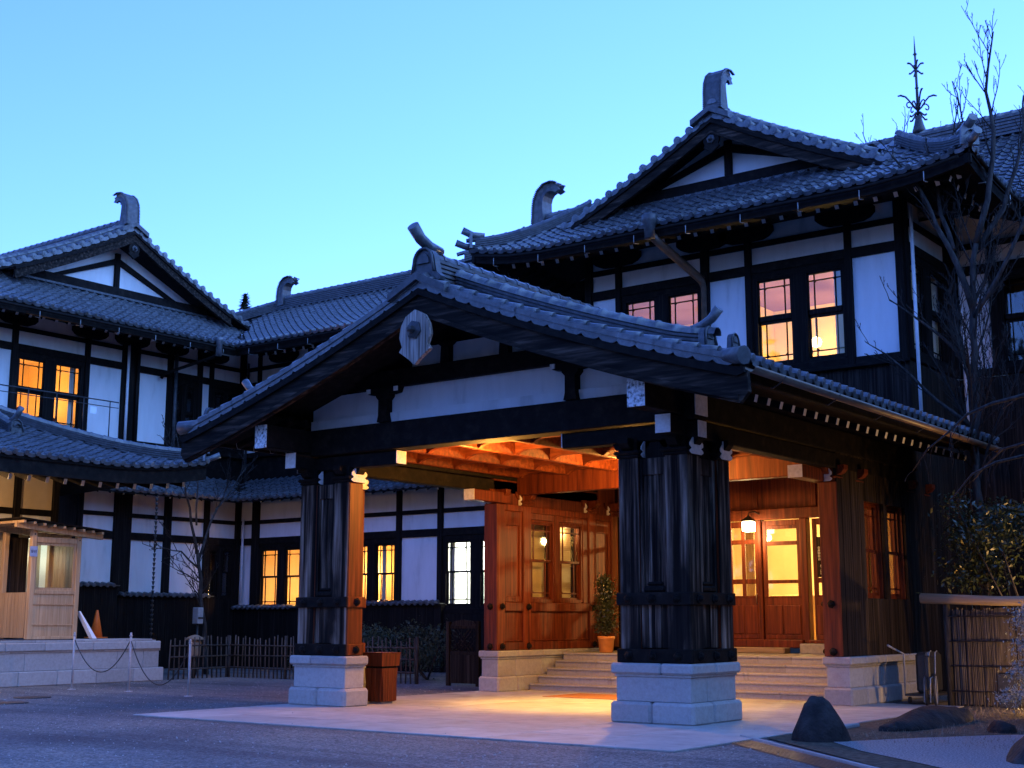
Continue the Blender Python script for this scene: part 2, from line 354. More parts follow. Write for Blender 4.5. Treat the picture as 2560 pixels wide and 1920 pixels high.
def lay_tiles(rf, parent, indiv=0, eaves=True, margin=.0, s_from=0., s_to=None, skip=None):
    s_to = rf.S if s_to is None else s_to
    base = tile_mb(TILE_W, TILE_E); V = np.array(base.v); F = base.f; SM = base.sm
    nt_ = int(rf.L/TILE_W); sl = math.sqrt(1+(rf.H/rf.S)**2); eh = TILE_E/sl
    cells = []
    for j in range(int((s_to-s_from)/eh)+1):
        q = s_from + j*eh
        if q > s_to - .05: break
        a, b_ = rf.span(q)
        i0 = int(math.floor(min(0, a)/TILE_W)); i1 = nt_+int(math.ceil(max(0, b_-rf.L)/TILE_W))
        for i in range(i0, i1):
            t = (i+.5)*rf.L/nt_
            if t < a+margin or t > b_-margin: continue
            if skip and skip(rf.P(t, q)): continue
            cells.append((t, q))
    cells.sort(key=lambda c: (rf.P(*c)-CAM).length)
    for t, q in cells[:indiv]: put('tile', TILE_ME, None, parent, rf.frame(t, q) @ Matrix.Rotation(RND.gauss(0,.012), 4, 'X') @ Matrix.Translation((0,0,RND.uniform(-.004,.004))))
    rest = cells[indiv:]
    if rest:
        vs_, fs, sm = [], [], []
        for t, q in rest:
            M = np.array(rf.frame(t, q)); dz = RND.uniform(-.005,.005); tl = RND.gauss(0,.014)
            W = V.copy(); W[:,2] += dz + tl*W[:,1]
            W = W @ M[:3,:3].T + M[:3,3]
            b0 = len(vs_)*len(V); vs_.append(W)
            fs += [tuple(b0+i for i in f) for f in F]; sm += SM
        me = bpy.data.meshes.new('tile_field'); me.from_pydata(np.concatenate(vs_).tolist(), [], fs)
        me.polygons.foreach_set('use_smooth', sm); me.materials.append(MAT['tile'])
        put('tile_field', me, None, parent, kind='stuff')
    if eaves:
        for i in range(nt_):
            t = (i+.5)*rf.L/nt_
            put('eave_tile', EAVE_ME, None, parent, rf.frame(t, .0))
    # underlay board and its underside
    m = MB(); ns, ntt = 8, 14; n = ntt+1
    for dz in (0., -.10):
        v = []
        for j in range(ns+1):
            q = s_from+(s_to-s_from)*j/ns; a, b_ = rf.span(q)
            for i in range(ntt+1): v.append(rf.P(a+(b_-a)*i/ntt, q, dz))
        f = [(j*n+i, j*n+i+1, (j+1)*n+i+1, (j+1)*n+i) for j in range(ns) for i in range(ntt)]
        m.add(v, f if dz == 0 else [tuple(reversed(k)) for k in f])
    o = (ns+1)*n
    m.f += [(i+1, i, o+i, o+i+1) for i in range(ntt)]; m.sm += [False]*ntt
    m.f += [(ns*n+i, ns*n+i+1, o+ns*n+i+1, o+ns*n+i) for i in range(ntt)]; m.sm += [False]*ntt
    for j in range(ns):
        m.f += [(j*n, (j+1)*n, o+(j+1)*n, o+j*n), ((j+1)*n+ntt, j*n+ntt, o+j*n+ntt, o+(j+1)*n+ntt)]; m.sm += [False]*2
    put('roof_boarding', m, MAT['dark_wood'], parent)
def rafter_me(L, a=.085, b_=.11):
    m = MB().box(-a/2, a/2, 0, L, -b_, 0); e = MB().box(-a/2-.001, a/2+.001, -.006, -.001, -b_-.001, .001)
    return shared('rafter', m, MAT['dark_wood']), shared('rafter_end', e, MAT['white_paint'])
def rafters(rf, parent, s0, s1, spacing, dz=-.12, t0=0., t1=None, a=.085, b_=.11):
    R_, E_ = rafter_me(s1-s0, a, b_); t1 = rf.L if t1 is None else t1
    n = max(1, int(round((t1-t0)/spacing)))
    for i in range(n+1):
        t = t0+(t1-t0)*i/n
        M = rf.frame(t, s0) @ Matrix.Translation((0,0,dz))
        o = put('rafter', R_, None, parent, M); put('rafter_end', E_, None, o, M)
def sweep(m, pts, w, z0, z1, smooth=False):
    pts = [Vector(p) for p in pts]; n = len(pts); v = []
    for i, p in enumerate(pts):
        t = pts[min(i+1, n-1)]-pts[max(0, i-1)]; t.z = 0
        sd_ = Vector((t.y, -t.x, 0)).normalized()*w/2
        v += [p-sd_+Vector((0,0,z0)), p+sd_+Vector((0,0,z0)), p+sd_+Vector((0,0,z1)), p-sd_+Vector((0,0,z1))]
    f = [(i*4+k, i*4+(k+1) % 4, (i+1)*4+(k+1) % 4, (i+1)*4+k) for i in range(n-1) for k in range(4)]
    f = [tuple(reversed(q)) for q in f]
    f += [(0,1,2,3), ((n-1)*4+3, (n-1)*4+2, (n-1)*4+1, (n-1)*4)]
    return m.add(v, f, smooth)
def resample(pts, step):
    pts = [Vector(p) for p in pts]; out_ = [pts[0]]; acc = 0
    for a, b_ in zip(pts, pts[1:]):
        L = (b_-a).length; d = step-acc
        while d <= L: out_.append(a+(b_-a)*d/L); d += step
        acc = (acc+L) % step
    if (out_[-1]-pts[-1]).length > step*.3: out_.append(pts[-1])
    return out_
def cap_mb(r, L):
    m = MB(); n = 7; v = []
    for y, k in ((-.02, 1.12), (.035, 1.12), (.04, 1.0), (L+.02, .96)):
        for i in range(n): th = PI*i/(n-1); v.append((r*k*math.cos(th), y, r*k*math.sin(th)))
    m.add(v, [(j*n+i, j*n+i+1, (j+1)*n+i+1, (j+1)*n+i) for j in range(3) for i in range(n-1)], True)
    m.add([v[i] for i in range(n)], [tuple(range(n))])
    return m
CAP_CACHE = {}
def ridge(pts, parent, w=.34, h=.42, r=.1, layers=5, cap_step=.34, indiv=True):
    m = MB(); hh = h/layers; rs = resample(pts, .4)
    for k in range(layers):
        wk = w - .012*k
        sweep(m, rs, wk, k*hh, k*hh+hh*.62); sweep(m, rs, wk-.08, k*hh+hh*.62, (k+1)*hh)
    put('ridge_courses', m, MAT['tile_dark'], parent)
    cs = resample(pts, cap_step)
    key = (r, cap_step)
    if key not in CAP_CACHE: CAP_CACHE[key] = shared('ridge_tile', cap_mb(r, cap_step), MAT['tile'])
    for a, b_ in zip(cs, cs[1:]):
        y = (b_-a).normalized(); x = Vector((y.y, -y.x, 0)).normalized(); z = x.cross(y)
        p = a + Vector((0,0,h))
        put('ridge_tile', CAP_CACHE[key], None, parent, Matrix(((x.x,y.x,z.x,p.x),(x.y,y.y,z.y,p.y),(x.z,y.z,z.z,p.z),(0,0,0,1))))
def frame_from(p, x, z=(0,0,1)):
    """x = facing direction, z approx up"""
    x = Vector(x).normalized(); z = Vector(z); z = (z-x*z.dot(x)).normalized(); y = z.cross(x)
    return Matrix(((x.x,y.x,z.x,p[0]),(x.y,y.y,z.y,p[1]),(x.z,y.z,z.z,p[2]),(0,0,0,1)))
def onigawara(parent, p, face, sc=1.0, tori=True):
    """ridge-end tile: arched shield with a raised rim and feet, and the up-curved round tile above"""
    def arch(k):
        q = []
        for i in range(11):
            th = PI*i/10; q.append((.21*k*math.cos(th), .30+.21*k*math.sin(th)))
        return [(.30*k, 0), (.33*k, .05), (.25*k, .12)] + q + [(-.25*k, .12), (-.33*k, .05), (-.30*k, 0)]
    M = frame_from(p, face) @ Matrix.Scale(sc, 4)
    m = MB().prism(arch(1.0), (-.1,0,0), (0,1,0), (0,0,1), (1,0,0), .12)
    m.prism([(y*.55, .06+z*.72) for y, z in arch(1.0)[3:-3]] , (.02,0,0), (0,1,0), (0,0,1), (1,0,0), .03)
    rim = [( .045, y*.86, .02+z*.95) for y, z in arch(1.0)[2:-2]]
    m.tube(rim, .022, 5)
    for y, z in arch(.8)[3:-3:1]: m.lathe([(.012,0),(.012,.02)], (.02, y, z+.04), 5, False, (1,0,0))
    o = put('ridge_end_tile', m, MAT['tile_dark'], parent, M)
    if tori:
        t = MB(); pts = [(-.35,0,.52),(-.1,0,.56),(.1,0,.64),(.28,0,.80)]
        t.tube(pts, [.085,.085,.088,.095], 10); put('upturned_tile', t, MAT['tile'], o, M)
    return o
def shibi(parent, p, face, sc=1.0):
    """fish-tail ridge ornament curling back over the ridge (face = away from the ridge)"""
    ctr = [(-.20,0),(-.19,.22),(-.18,.45),(-.20,.66),(-.28,.84),(-.42,.96),(-.58,.99),(-.70,.95)]
    th = [.40,.36,.33,.31,.29,.27,.25,.24]; wd = [.24,.235,.23,.22,.21,.20,.18,.16]
    m = MB(); n = len(ctr); v = []; prof = []
    for i, (x, z) in enumerate(ctr):
        a, b_ = ctr[max(0, i-1)], ctr[min(n-1, i+1)]; t = Vector((b_[0]-a[0], b_[1]-a[1])).normalized(); nn = Vector((t.y, -t.x))
        o_ = (x+nn.x*th[i]/2, z+nn.y*th[i]/2); q_ = (x-nn.x*th[i]/2, z-nn.y*th[i]/2); prof.append(o_)
        v += [(o_[0], -wd[i], o_[1]), (o_[0], wd[i], o_[1]), (x, wd[i]*.82, z), (q_[0], wd[i], q_[1]), (q_[0], -wd[i], q_[1]), (x, -wd[i]*.82, z)]
    f = [(i*6+k, i*6+(k+1) % 6, (i+1)*6+(k+1) % 6, (i+1)*6+k) for i in range(n-1) for k in range(6)]
    f += [tuple(range(5, -1, -1)), tuple((n-1)*6+k for k in range(6))]
    m.add(v, f, False)
    for y0 in (-.15, .09):   # notched tail
        m.prism([(-.62,1.16),(-.74,1.10),(-.72,1.04),(-.83,1.00),(-.79,.94),(-.86,.86),(-.70,.80),(-.60,.95)], (0,y0,0), (1,0,0), (0,0,1), (0,1,0), .06)
    M = frame_from(p, face) @ Matrix.Scale(sc, 4)
    o = put('ridge_ornament', m, MAT['tile_dark'], parent, M)
    fin = MB()
    pr2 = resample([(a[0], 0, a[1]) for a in prof], .05)
    for q in pr2[1:]:
        fin.box(q.x-.05, q.x+.02, -.255, -.19, q.z-.014, q.z+.014); fin.box(q.x-.05, q.x+.02, .19, .255, q.z-.014, q.z+.014)
    put('ornament_ribs', fin, MAT['tile_dark'], o, M, kind='stuff')
    return o
def lobe_poly(w, h, n=8):
    return [(w/2, 0)] + [(w/2*math.cos(PI*i/n), -h*.45-h*.55*math.sin(PI*i/n)) for i in range(n+1)] + [(-w/2, 0)]
def verge_flap_mb():
    m = MB()
    m.tube([(-.02, -.03, .06), (-.02, .34, .035)], [.082, .072], 10)
    m.prism(lobe_poly(.35, .17), (.05, .15, .045), (0,1,0), (0,0,1), (1,0,0), .03)
    m.box(-.05, .085, -.02, .02, .0, .075)
    m.box(-.14, .1, -.02, .35, -.02, .06)
    return m
def verge_disc_mb():
    m = MB()
    m.tube([(-.55, .1, .07), (.02, .1, .075)], .098, 12)
    m.lathe([(.075,0),(.075,.014),(.03,.016),(.03,.026)], (.02, .1, .075), 10, False, (1,0,0))
    arc = [(.1+.16*math.cos(PI+PI*i/6), .03+.075*math.sin(PI+PI*i/6)) for i in range(7)]
    arc = [(y+.16, z) for y, z in arc]
    m.prism(arc+[(.42,.07),(.1,.07)], (-.03,0,0), (0,1,0), (0,0,1), (1,0,0), .035)
    return m
FLAP_ME = shared('verge_tile', verge_flap_mb(), MAT['tile']); DISC_ME = shared('verge_tile', verge_disc_mb(), MAT['tile'])
def verge(rf, side, parent, me, step=.36, s0=0., s1=None):
    t = 0 if side == 0 else rf.L; out_ = -rf.A if side == 0 else rf.A
    s1 = rf.S if s1 is None else s1; q = s0
    while q < s1-.12:
        y = (rf.P(t, q+.05)-rf.P(t, q-.05)).normalized(); p = rf.P(t, q)
        x = out_; z = x.cross(y)
        if z.z < 0: z = -z
        put('verge_tile', me, None, parent, Matrix(((x.x,y.x,z.x,p.x),(x.y,y.y,z.y,p.y),(x.z,y.z,z.z,p.z),(0,0,0,1))))
        q += step*math.sqrt(1-y.z*y.z)
def bargeboard(parent, rfR, sideR, rfL, sideL, h, th, off, dz, tip=0., mat=None, name='bargeboard', s0=0.):
    """curved gable board under the verge; one board each side of the apex"""
    for rf, side in ((rfR, sideR), (rfL, sideL)):
        t = 0 if side == 0 else rf.L; out_ = -rf.A if side == 0 else rf.A
        n = 14; up, lo = [], []
        for i in range(n+1):
            q = s0+(rf.S-s0)*i/n; p = rf.P(t, q, dz); hh = h*(1+.12*(1-i/n)**2)
            up.append(p + out_*off); lo.append(p + out_*off + Vector((0,0,-hh)))
        if tip: 
            e = up[0]-rf.B*tip; up.insert(0, e+Vector((0,0,-h*.16))); lo.insert(0, e-rf.B*tip*.15+Vector((0,0,-h*.8))); n += 1
        m = MB(); v = up+lo+[p-out_*th for p in up]+[p-out_*th for p in lo]; k = n+1
        f = []
        for i in range(n):
            f += [(i, i+1, k+i+1, k+i), (2*k+i+1, 2*k+i, 3*k+i, 3*k+i+1), (i+1, i, 2*k+i, 2*k+i+1), (k+i, k+i+1, 3*k+i+1, 3*k+i)]
        f += [(0, k, 3*k, 2*k), (n, 2*k+n, 3*k+n, k+n)]
        m.add(v, f); put(name, m, mat or MAT['barge_wood'], parent)

# ------------------------------------------------------------------ half-timbered walls
class FR:
    def __init__(s, O, U, N_): s.O, s.U, s.N = Vector((*O,0)), Vector((*U,0)), Vector((*N_,0))
    def p(s, u, n, z): q = s.O+s.U*u+s.N*n; q.z = z; return q
    def M(s): 
        return Matrix(((s.U.x,s.N.x,0,s.O.x),(s.U.y,s.N.y,0,s.O.y),(0,0,1,0),(0,0,0,1)))
def fbox(m, fr, u0, u1, n0, n1, z0, z1, c=0.):
    b0 = len(m.v); f0 = len(m.f)
    m.box(u0, u1, n0, n1, z0, z1, c); M = fr.M()
    for i in range(b0, len(m.v)): m.v[i] = tuple(M @ Vector(m.v[i]))
    if M.determinant() < 0:
        for i in range(f0, len(m.f)): m.f[i] = tuple(reversed(m.f[i]))
    return m
def fput(name, parent, fr, u0, u1, n0, n1, z0, z1, mat, c=0., **kw):
    return put(name, fbox(MB(), fr, u0, u1, n0, n1, z0, z1, c), mat, parent, **kw)
def sash(m, fr, u0, u1, z0, z1, n, arch='top', b_=.035, lo=None, hi=None):
    """sash with glazing bars: two uprights, one cross bar and rounded corners"""
    for a in ((u0, u1, z0, z0+(lo or b_*1.3)), (u0, u1, z1-(hi or b_*1.3), z1), (u0, u0+b_, z0, z1), (u1-b_, u1, z0, z1)): fbox(m, fr, a[0], a[1], n-.02, n+.02, a[2], a[3])
    w_, h_ = u1-u0, z1-z0; g_ = .014
    ua, ub = u0+w_*.2, u1-w_*.2
    for u in (ua, ub): fbox(m, fr, u-g_, u+g_, n-.012, n+.012, z0, z1)
    zc = z1-h_*.2 if arch == 'top' else z0+h_*.16
    fbox(m, fr, u0, u1, n-.012, n+.012, zc-g_, zc+g_)
    r = w_*.13
    for u, sg in ((ua, 1), (ub, -1)):
        zs = -1 if arch == 'top' else 1
        q = [(u+sg*.005, zc)] + [(u+sg*(r-r*math.cos(PI/2*i/5)), zc+zs*(r-r*math.sin(PI/2*i/5))) for i in range(6)]
        q = [(u+sg*.005, zc), (u+sg*.005, zc+zs*r)] + [(u+sg*(r-r*math.cos(PI/2*i/4)), zc+zs*(r-r*math.sin(PI/2*i/4))) for i in range(1, 5)]
        O = fr.p(0, n-.010, 0); m.prism(q, O, fr.U, (0,0,1), fr.N, .02)
def window(parent, fr, u0, u1, z0, z1, zm, n=-.06, frame_mat=None, sash_mat=None, bar=.05, meet=None):
    meet = meet if meet is not None else (.115 if z0 > 6 else .05)
    fm = frame_mat or MAT['dark_wood_v']; sm_ = sash_mat or MAT['dark_wood_v']
    m = MB()
    for a in ((u0-bar, u0, z0-bar, z1+bar), (u1, u1+bar, z0-bar, z1+bar), (u0, u1, z1, z1+bar), (u0, u1, z0-bar*1.4, z0)):
        fbox(m, fr, a[0], a[1], n-.08, n+.05, a[2], a[3])
    o = put('window', m, fm, parent)
    m = MB(); sash(m, fr, u0, u1, zm-.02, z1, n-.005, 'top', lo=meet); put('upper_sash', m, sm_, o)
    m = MB(); sash(m, fr, u0, u1, z0, zm+.02, n-.052, 'bottom', hi=meet); put('lower_sash', m, sm_, o)
    for a, b_, nn in ((zm, z1, n-.005), (z0, zm, n-.052)):
        put('pane', fbox(MB(), fr, u0+.01, u1-.01, nn-.003, nn+.003, a+.01, b_-.01), MAT['glass'], o)
    return o
def room(parent, fr, u0, u1, z0, z1, depth=2.6, wall='room_cream', ceil='room_mauve', power=0., col=(1,.62,.28), lampu=None, lampz=None, globe=True, curt=(), n0=-.16, floor='room_dark', lampn=None):
    p = lambda u, n, z: fr.p(u, n, z)
    n1 = n0-depth
    def quad(name, q, mat): 
        m = MB().add(q, [(0,1,2,3)]); put(name, m, MAT[mat], parent)
    m = MB()
    m.add([p(u0,n1,z0), p(u1,n1,z0), p(u1,n1,z1), p(u0,n1,z1), p(u0,n0,z0), p(u1,n0,z0), p(u1,n0,z1), p(u0,n0,z1)],
          [(0,1,2,3), (0,3,7,4), (1,5,6,2)])
    put('room_wall', m, MAT[wall], parent)
    quad('room_ceiling', [p(u0,n0,z1), p(u1,n0,z1), p(u1,n1,z1), p(u0,n1,z1)], ceil)
    quad('room_floor', [p(u0,n0,z0), p(u1,n0,z0), p(u1,n1,z0), p(u0,n1,z0)], floor)
    for a, b_ in curt:
        m = MB(); k = 8; vv = []
        for i in range(k+1):
            u = a+(b_-a)*i/k; nn = n0-.14+.03*(-1)**i
            vv += [p(u, nn, z0+.05), p(u, nn, z1-.12)]
        m.add(vv, [(2*i, 2*i+2, 2*i+3, 2*i+1) for i in range(k)], True); put('curtain', m, MAT['curtain'], parent)
    if power > 0:
        lu = (u0+u1)/2 if lampu is None else lampu; lz = z1-.75 if lampz is None else lampz; ln = n0-depth*.5 if lampn is None else lampn
        L = p(lu, ln, lz)
        lamp('room_light', 'POINT', L+Vector((0,0,-.16)), power, col, parent, .12)
        if globe:
            g_ = MB().lathe([(.02,.12),(.09,.09),(.13,.0),(.09,-.09),(.02,-.12)][::-1], L, 12); go = put('room_lamp', g_, MAT['globe'], parent)
            put('lamp_rod', MB().tube([L+Vector((0,0,.11)), Vector((L.x,L.y,z1))], .012, 5), MAT['iron'], go)
def corbel(parent, fr, u, z, wdt=1.3):
    """boat-shaped bracket arm under the eaves on top of a post"""
    h_ = .30; q = [(-wdt/2,h_),(-wdt/2,.17),(-wdt*.42,.07),(-wdt*.30,.01),(-.12,0),(.12,0),(wdt*.30,.01),(wdt*.42,.07),(wdt/2,.17),(wdt/2,h_)]
    put('bracket_arm', MB().prism(q, fr.p(u, 0.02, z), fr.U, (0,0,1), fr.N, .16), MAT['dark_wood'], parent)
UP = dict(sill=(7.0,7.17), cell=(7.17,9.40), rail=(9.40,9.62), mid=(9.62,10.02), rail2=(10.02,10.15), top=(10.15,10.75))
LOW = dict(sill=(2.02,2.20), cell=(2.20,4.02), rail=(4.02,4.25), mid=(4.25,4.72), rail2=(4.72,4.85), top=(4.85,5.55))
def storey(parent, fr, Z, posts, kinds, win=None, plate=True, zlow=None, wins=None):
    """posts: list of (u0,u1); kinds: one letter per gap: P plaster, W window pair, D dark window pair, N none"""
    u_lo, u_hi = posts[0][0], posts[-1][1]
    zb = Z['sill'][0] if zlow is None else zlow
    for a, b_ in posts: fput('post', parent, fr, a, b_, -.10, .07, zb, Z['top'][1]+.12, MAT['dark_wood_v'], .012)
    for k in ('sill', 'rail', 'rail2'):
        for (a, b_), (c_, d_) in zip(posts, posts[1:]): fput('rail', parent, fr, b_, c_, -.09, .045, Z[k][0], Z[k][1], MAT['dark_wood'], .01)
    ws = []
    for (a, b_), (c_, d_), k in zip(posts, posts[1:], kinds):
        for key in ('mid', 'top'): fput('plaster_panel', parent, fr, b_-.02, c_+.02, -.10, -.03, Z[key][0]-.02, Z[key][1]+(.1 if key == 'top' else .02), MAT['plaster'])
        z0, z1 = Z['cell']
        if k == 'P': fput('plaster_panel', parent, fr, b_-.02, c_+.02, -.10, -.03, z0-.02, z1+.02, MAT['plaster'])
        elif k in 'WD':
            g0, g1 = b_, c_; wt = g1-g0; mw = min(.39, wt*.17); ww = (wt-mw-.22)/2
            zt = z1-.17; zz = z0+.10; zm = zz+(zt-zz)*.52
            for j in range(2):
                a0 = g0+.11+j*(ww+mw)
                window(parent, fr, a0, a0+ww, zz, zt, zm); ws.append((a0, a0+ww, zz, zt))
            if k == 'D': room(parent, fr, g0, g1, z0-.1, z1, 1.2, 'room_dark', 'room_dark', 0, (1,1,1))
            for q0, q1 in ((g0, g0+.06), (g0+.11+ww+.05, g1-.11-ww-.05), (g1-.06, g1)):
                fput('board', parent, fr, q0, q1, -.12, .0, z0, z1, MAT['dark_wood_v'])
            fput('board', parent, fr, g0, g1, -.12, .01, zt+.05, z1, MAT['dark_wood']); fput('board', parent, fr, g0, g1, -.12, .03, z0, zz-.07, MAT['dark_wood'])
    return ws

# ------------------------------------------------------------------ ground
def sheet(name, poly, z, mat, kind='structure', th=.0, **kw):
    m = MB()
    if th: m.prism(poly, (0,0,z-th), (1,0,0), (0,1,0), (0,0,1), th)
    else: m.add([(x, y, z) for x, y in poly], [tuple(range(len(poly)))])
    return put(name, m, MAT[mat], None, kind=kind, **kw)
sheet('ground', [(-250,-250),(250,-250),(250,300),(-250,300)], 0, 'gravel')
pave = sheet('paving', [(-4.32,-3.32),(5.82,-3.32),(5.82,6.9),(-4.32,6.9)], .010, 'paving')
xs = np.linspace(-4.32, 5.82, 8); ys = [-3.32,-2.2,-1.1,-.06] + list(np.linspace(-.06, 6.9, 7)[1:])
for i in range(len(xs)-1):
    for j in range(len(ys)-1):
        sh = (.5 if j % 2 else 0)*(xs[1]-xs[0]); x0, x1 = xs[i]+.003, xs[i+1]-.003
        put('paving_slab', MB().box(x0, x1, ys[j]+.003, ys[j+1]-.003, .0, .022+RND.uniform(0,.002), .004), MAT['paving'], pave)
for x, y, r in ((-10.1,-1.35,.36), (-8.9,-2.65,.36)):
    put('manhole_cover', MB().lathe([(r,0),(r,.012),(r-.03,.015)], (x,y,0), 24), MAT['iron'], None, label='round dark manhole cover set in the gravel, %s' % ('nearer the stone platform' if y > -2 else 'farther out from the stone platform'), cat='manhole cover', group='manhole covers')
bed = sheet('garden_bed', [(5.86,-1.0),(8.25,-3.35),(15,-9.5),(28,-9),(28,30),(5.0,30),(5.0,6.95),(5.86,6.95)], .016, 'soil')
wg = sheet('white_gravel_bed', [(6.85,-1.12),(7.5,.1),(8.2,1.15),(9.6,2.6),(15,3),(15,-7.6),(9.1,-3.35),(7.6,-2.02)], .024, 'white_gravel')
# slotted drain between drive and garden, and its pale kerb
d0, d1 = Vector((5.5,-1.02,0)), Vector((14.8,-9.55,0)); dv = (d1-d0).normalized(); dn = Vector((-dv.y, dv.x, 0))
if dn.y < 0: dn = -dn
drain = thing('drain_channel', d0, 'long slotted iron drain running between gravel drive and garden bed', 'drain')
mm = MB()
for k in range(7):
    o_ = -.40+.055*k; a = d0+dn*o_; b_ = d1+dn*o_
    sweep(mm, [a, b_], .028, .0, .012)
put('drain_bars', mm, MAT['copper'], drain, kind='stuff'); put('drain_bed', sweep(MB(), [d0+dn*-.23, d1+dn*-.23], .42, 0, .004), MAT['iron'], drain)
kerb = thing('garden_kerb', d0, 'pale granite kerb stones edging the garden bed beside the drain', 'kerb')
L_ = (d1-d0).length; n_ = 12
for i in range(n_):
    a = d0+dv*(L_*i/n_+.006); b_ = d0+dv*(L_*(i+1)/n_-.006)
    put('kerb_stone', sweep(MB(), [a+dn*.02, b_+dn*.02], .06, 0, .03+RND.uniform(0,.006)), MAT['rock'] if i % 3 == 5 else MAT['granite'], kerb)

# ------------------------------------------------------------------ entrance porch
PORCH = thing('entrance_porch', (0,2,0), 'tall gabled timber entrance porch with tiled roof and lit coffered ceiling', 'porch')
F0 = FR((0,0),(1,0),(0,-1))
rfR = RF((5.77,-1.25),(0,1),(-1,0), 11.05, 5.77, 5.06, 1.98, .76)
rfL = RF((-5.77,9.8),(0,-1),(1,0), 11.05, 5.77, 5.06, 1.98, .76)
lay_tiles(rfR, PORCH, 200, True); lay_tiles(rfL, PORCH, 0, True)
verge(rfR, 0, PORCH, FLAP_ME, .325, .05); verge(rfL, 1, PORCH, FLAP_ME, .325, .05)
ridge([(0,-1.12,7.02),(0,9.75,7.02)], PORCH, .36, .46, .115, 6)
onigawara(PORCH, (0,-1.18,7.05), (0,-1,0), 1.12)
bh = MB().prism([(-.62,-.20),(0,.10),(.62,-.20),(.62,-.32),(0,-.03),(-.62,-.32)], (0,-1.42,7.08), (1,0,0), (0,0,1), (0,1,0), .34); put('apex_tile', bh, MAT['tile_dark'], PORCH)
for rf, tt, sg in ((rfR, .75, 1), (rfL, rfL.L-.75, -1)):
    pts = [rf.P(tt, rf.S-.2-(rf.S-1.1)*i/14, .05) for i in range(15)]
    pts[-1].z += .05
    ridge(pts, PORCH, .27, .24, .115, 4)
    onigawara(PORCH, pts[-1]+Vector((sg*.05,0,-.05)), (sg,0,.1), .8)
    onigawara(PORCH, rf.P(tt-.45*sg, .22, .10), (sg,0,.05), .55, False)
    c_ = rf.P(0 if sg > 0 else rf.L, 0)
    put('corner_tile', MB().tube([c_+Vector((-.5*sg,.12,.09)), c_+Vector((.12*sg,-.1,.03))], [.10,.13], 14), MAT['tile'], PORCH)
bargeboard(PORCH, rfR, 0, rfL, 1, .46, .09, .04, -.10, .12)
bargeboard(PORCH, rfR, 0, rfL, 1, .11, .05, .10, -.12, .10, MAT['dark_wood'], 'verge_moulding')
bargeboard(PORCH, rfR, 0, rfL, 1, .07, .06, .085, -.50, .0, MAT['barge_wood'], 'barge_moulding')
# pendant
pend = [(-.30,.0),(-.33,-.18),(-.27,-.34),(-.33,-.42),(-.12,-.56),(0,-.66),(.12,-.56),(.33,-.42),(.27,-.34),(.33,-.18),(.30,.0),(.2,.16),(0,.26),(-.2,.16)]
po = put('gable_pendant', MB().prism(pend, (0,-1.42,6.28), (1,0,0), (0,0,1), (0,1,0), .08), MAT['grey_wood'], PORCH)
pm = MB().lathe([(.15,0),(.16,.03),(.10,.05),(.07,.06),(.06,.14),(.03,.16)], (0,-1.42,6.20), 6, False, (0,-1,0)); put('pendant_boss', pm, MAT['iron'], po)
# beams of the front gable
def wbox(name, x0,x1,y0,y1,z0,z1, mat='dark_wood', c=.015, parent=PORCH): return put(name, MB().box(x0,x1,y0,y1,z0,z1,c), MAT[mat], parent)
wbox('front_beam', -4.3,4.3,.08,.50,4.54,5.03)
def under(x): 
    q = 5.77-abs(x); return rfR.z(0, q)-.16
def gpanel(name, x0, x1, z0, z1, y0, y1, mat):
    n = 10; xs_ = [x0+(x1-x0)*i/n for i in range(n+1)]
    top = [(x, max(z0+.01, min(z1, under(x)))) for x in xs_]
    return put(name, MB().prism([(x0,z0),(x1,z0)]+top[::-1], (0,y0,0), (1,0,0), (0,0,1), (0,1,0), y1-y0), MAT[mat], PORCH)
for a, b_ in ((-3.95,-2.14),(-1.95,1.95),(2.14,3.95)):
    gpanel('plaster_panel', a, b_, 5.21, 5.66, .22, .30, 'plaster'); gpanel('plaster_panel', a, b_, 5.04, 5.21, .17, .28, 'plaster')
gpanel('gable_tie_beam', -2.75, 2.75, 5.66, 5.97, .10, .45, 'dark_wood')
for a, b_ in ((-1.5,-.75),(-.55,.55),(.75,1.5)): gpanel('plaster_panel', a, b_, 5.97, 6.34, .24, .30, 'plaster')
gpanel('gable_boarding', -1.8, 1.8, 5.97, 6.9, .31, .42, 'dark_wood')
for x in (-2.045, 2.045):
    put('gable_strut', MB().prism([(-.13,0),(.13,0),(.10,.12),(.10,.40),(.16,.46),(.16,.50),(.34,.52),(.38,.62),(-.38,.62),(-.34,.52),(-.16,.50),(-.16,.46),(-.10,.40),(-.10,.12)], (x,.06,5.04), (1,0,0), (0,0,1), (0,1,0), .25), MAT['dark_wood'], PORCH)
    for s_ in (-1, 1): put('strut_end', MB().box(x+s_*.33-.045, x+s_*.33+.045, .035, .058, 5.575, 5.655), MAT['white_paint'], PORCH)
for x in (-.65, .65): put('gable_strut', MB().prism([(-.1,0),(.1,0),(.08,.3),(.2,.38),(-.2,.38),(-.08,.3)], (x,.12,5.97), (1,0,0), (0,0,1), (0,1,0), .2), MAT['dark_wood'], PORCH)
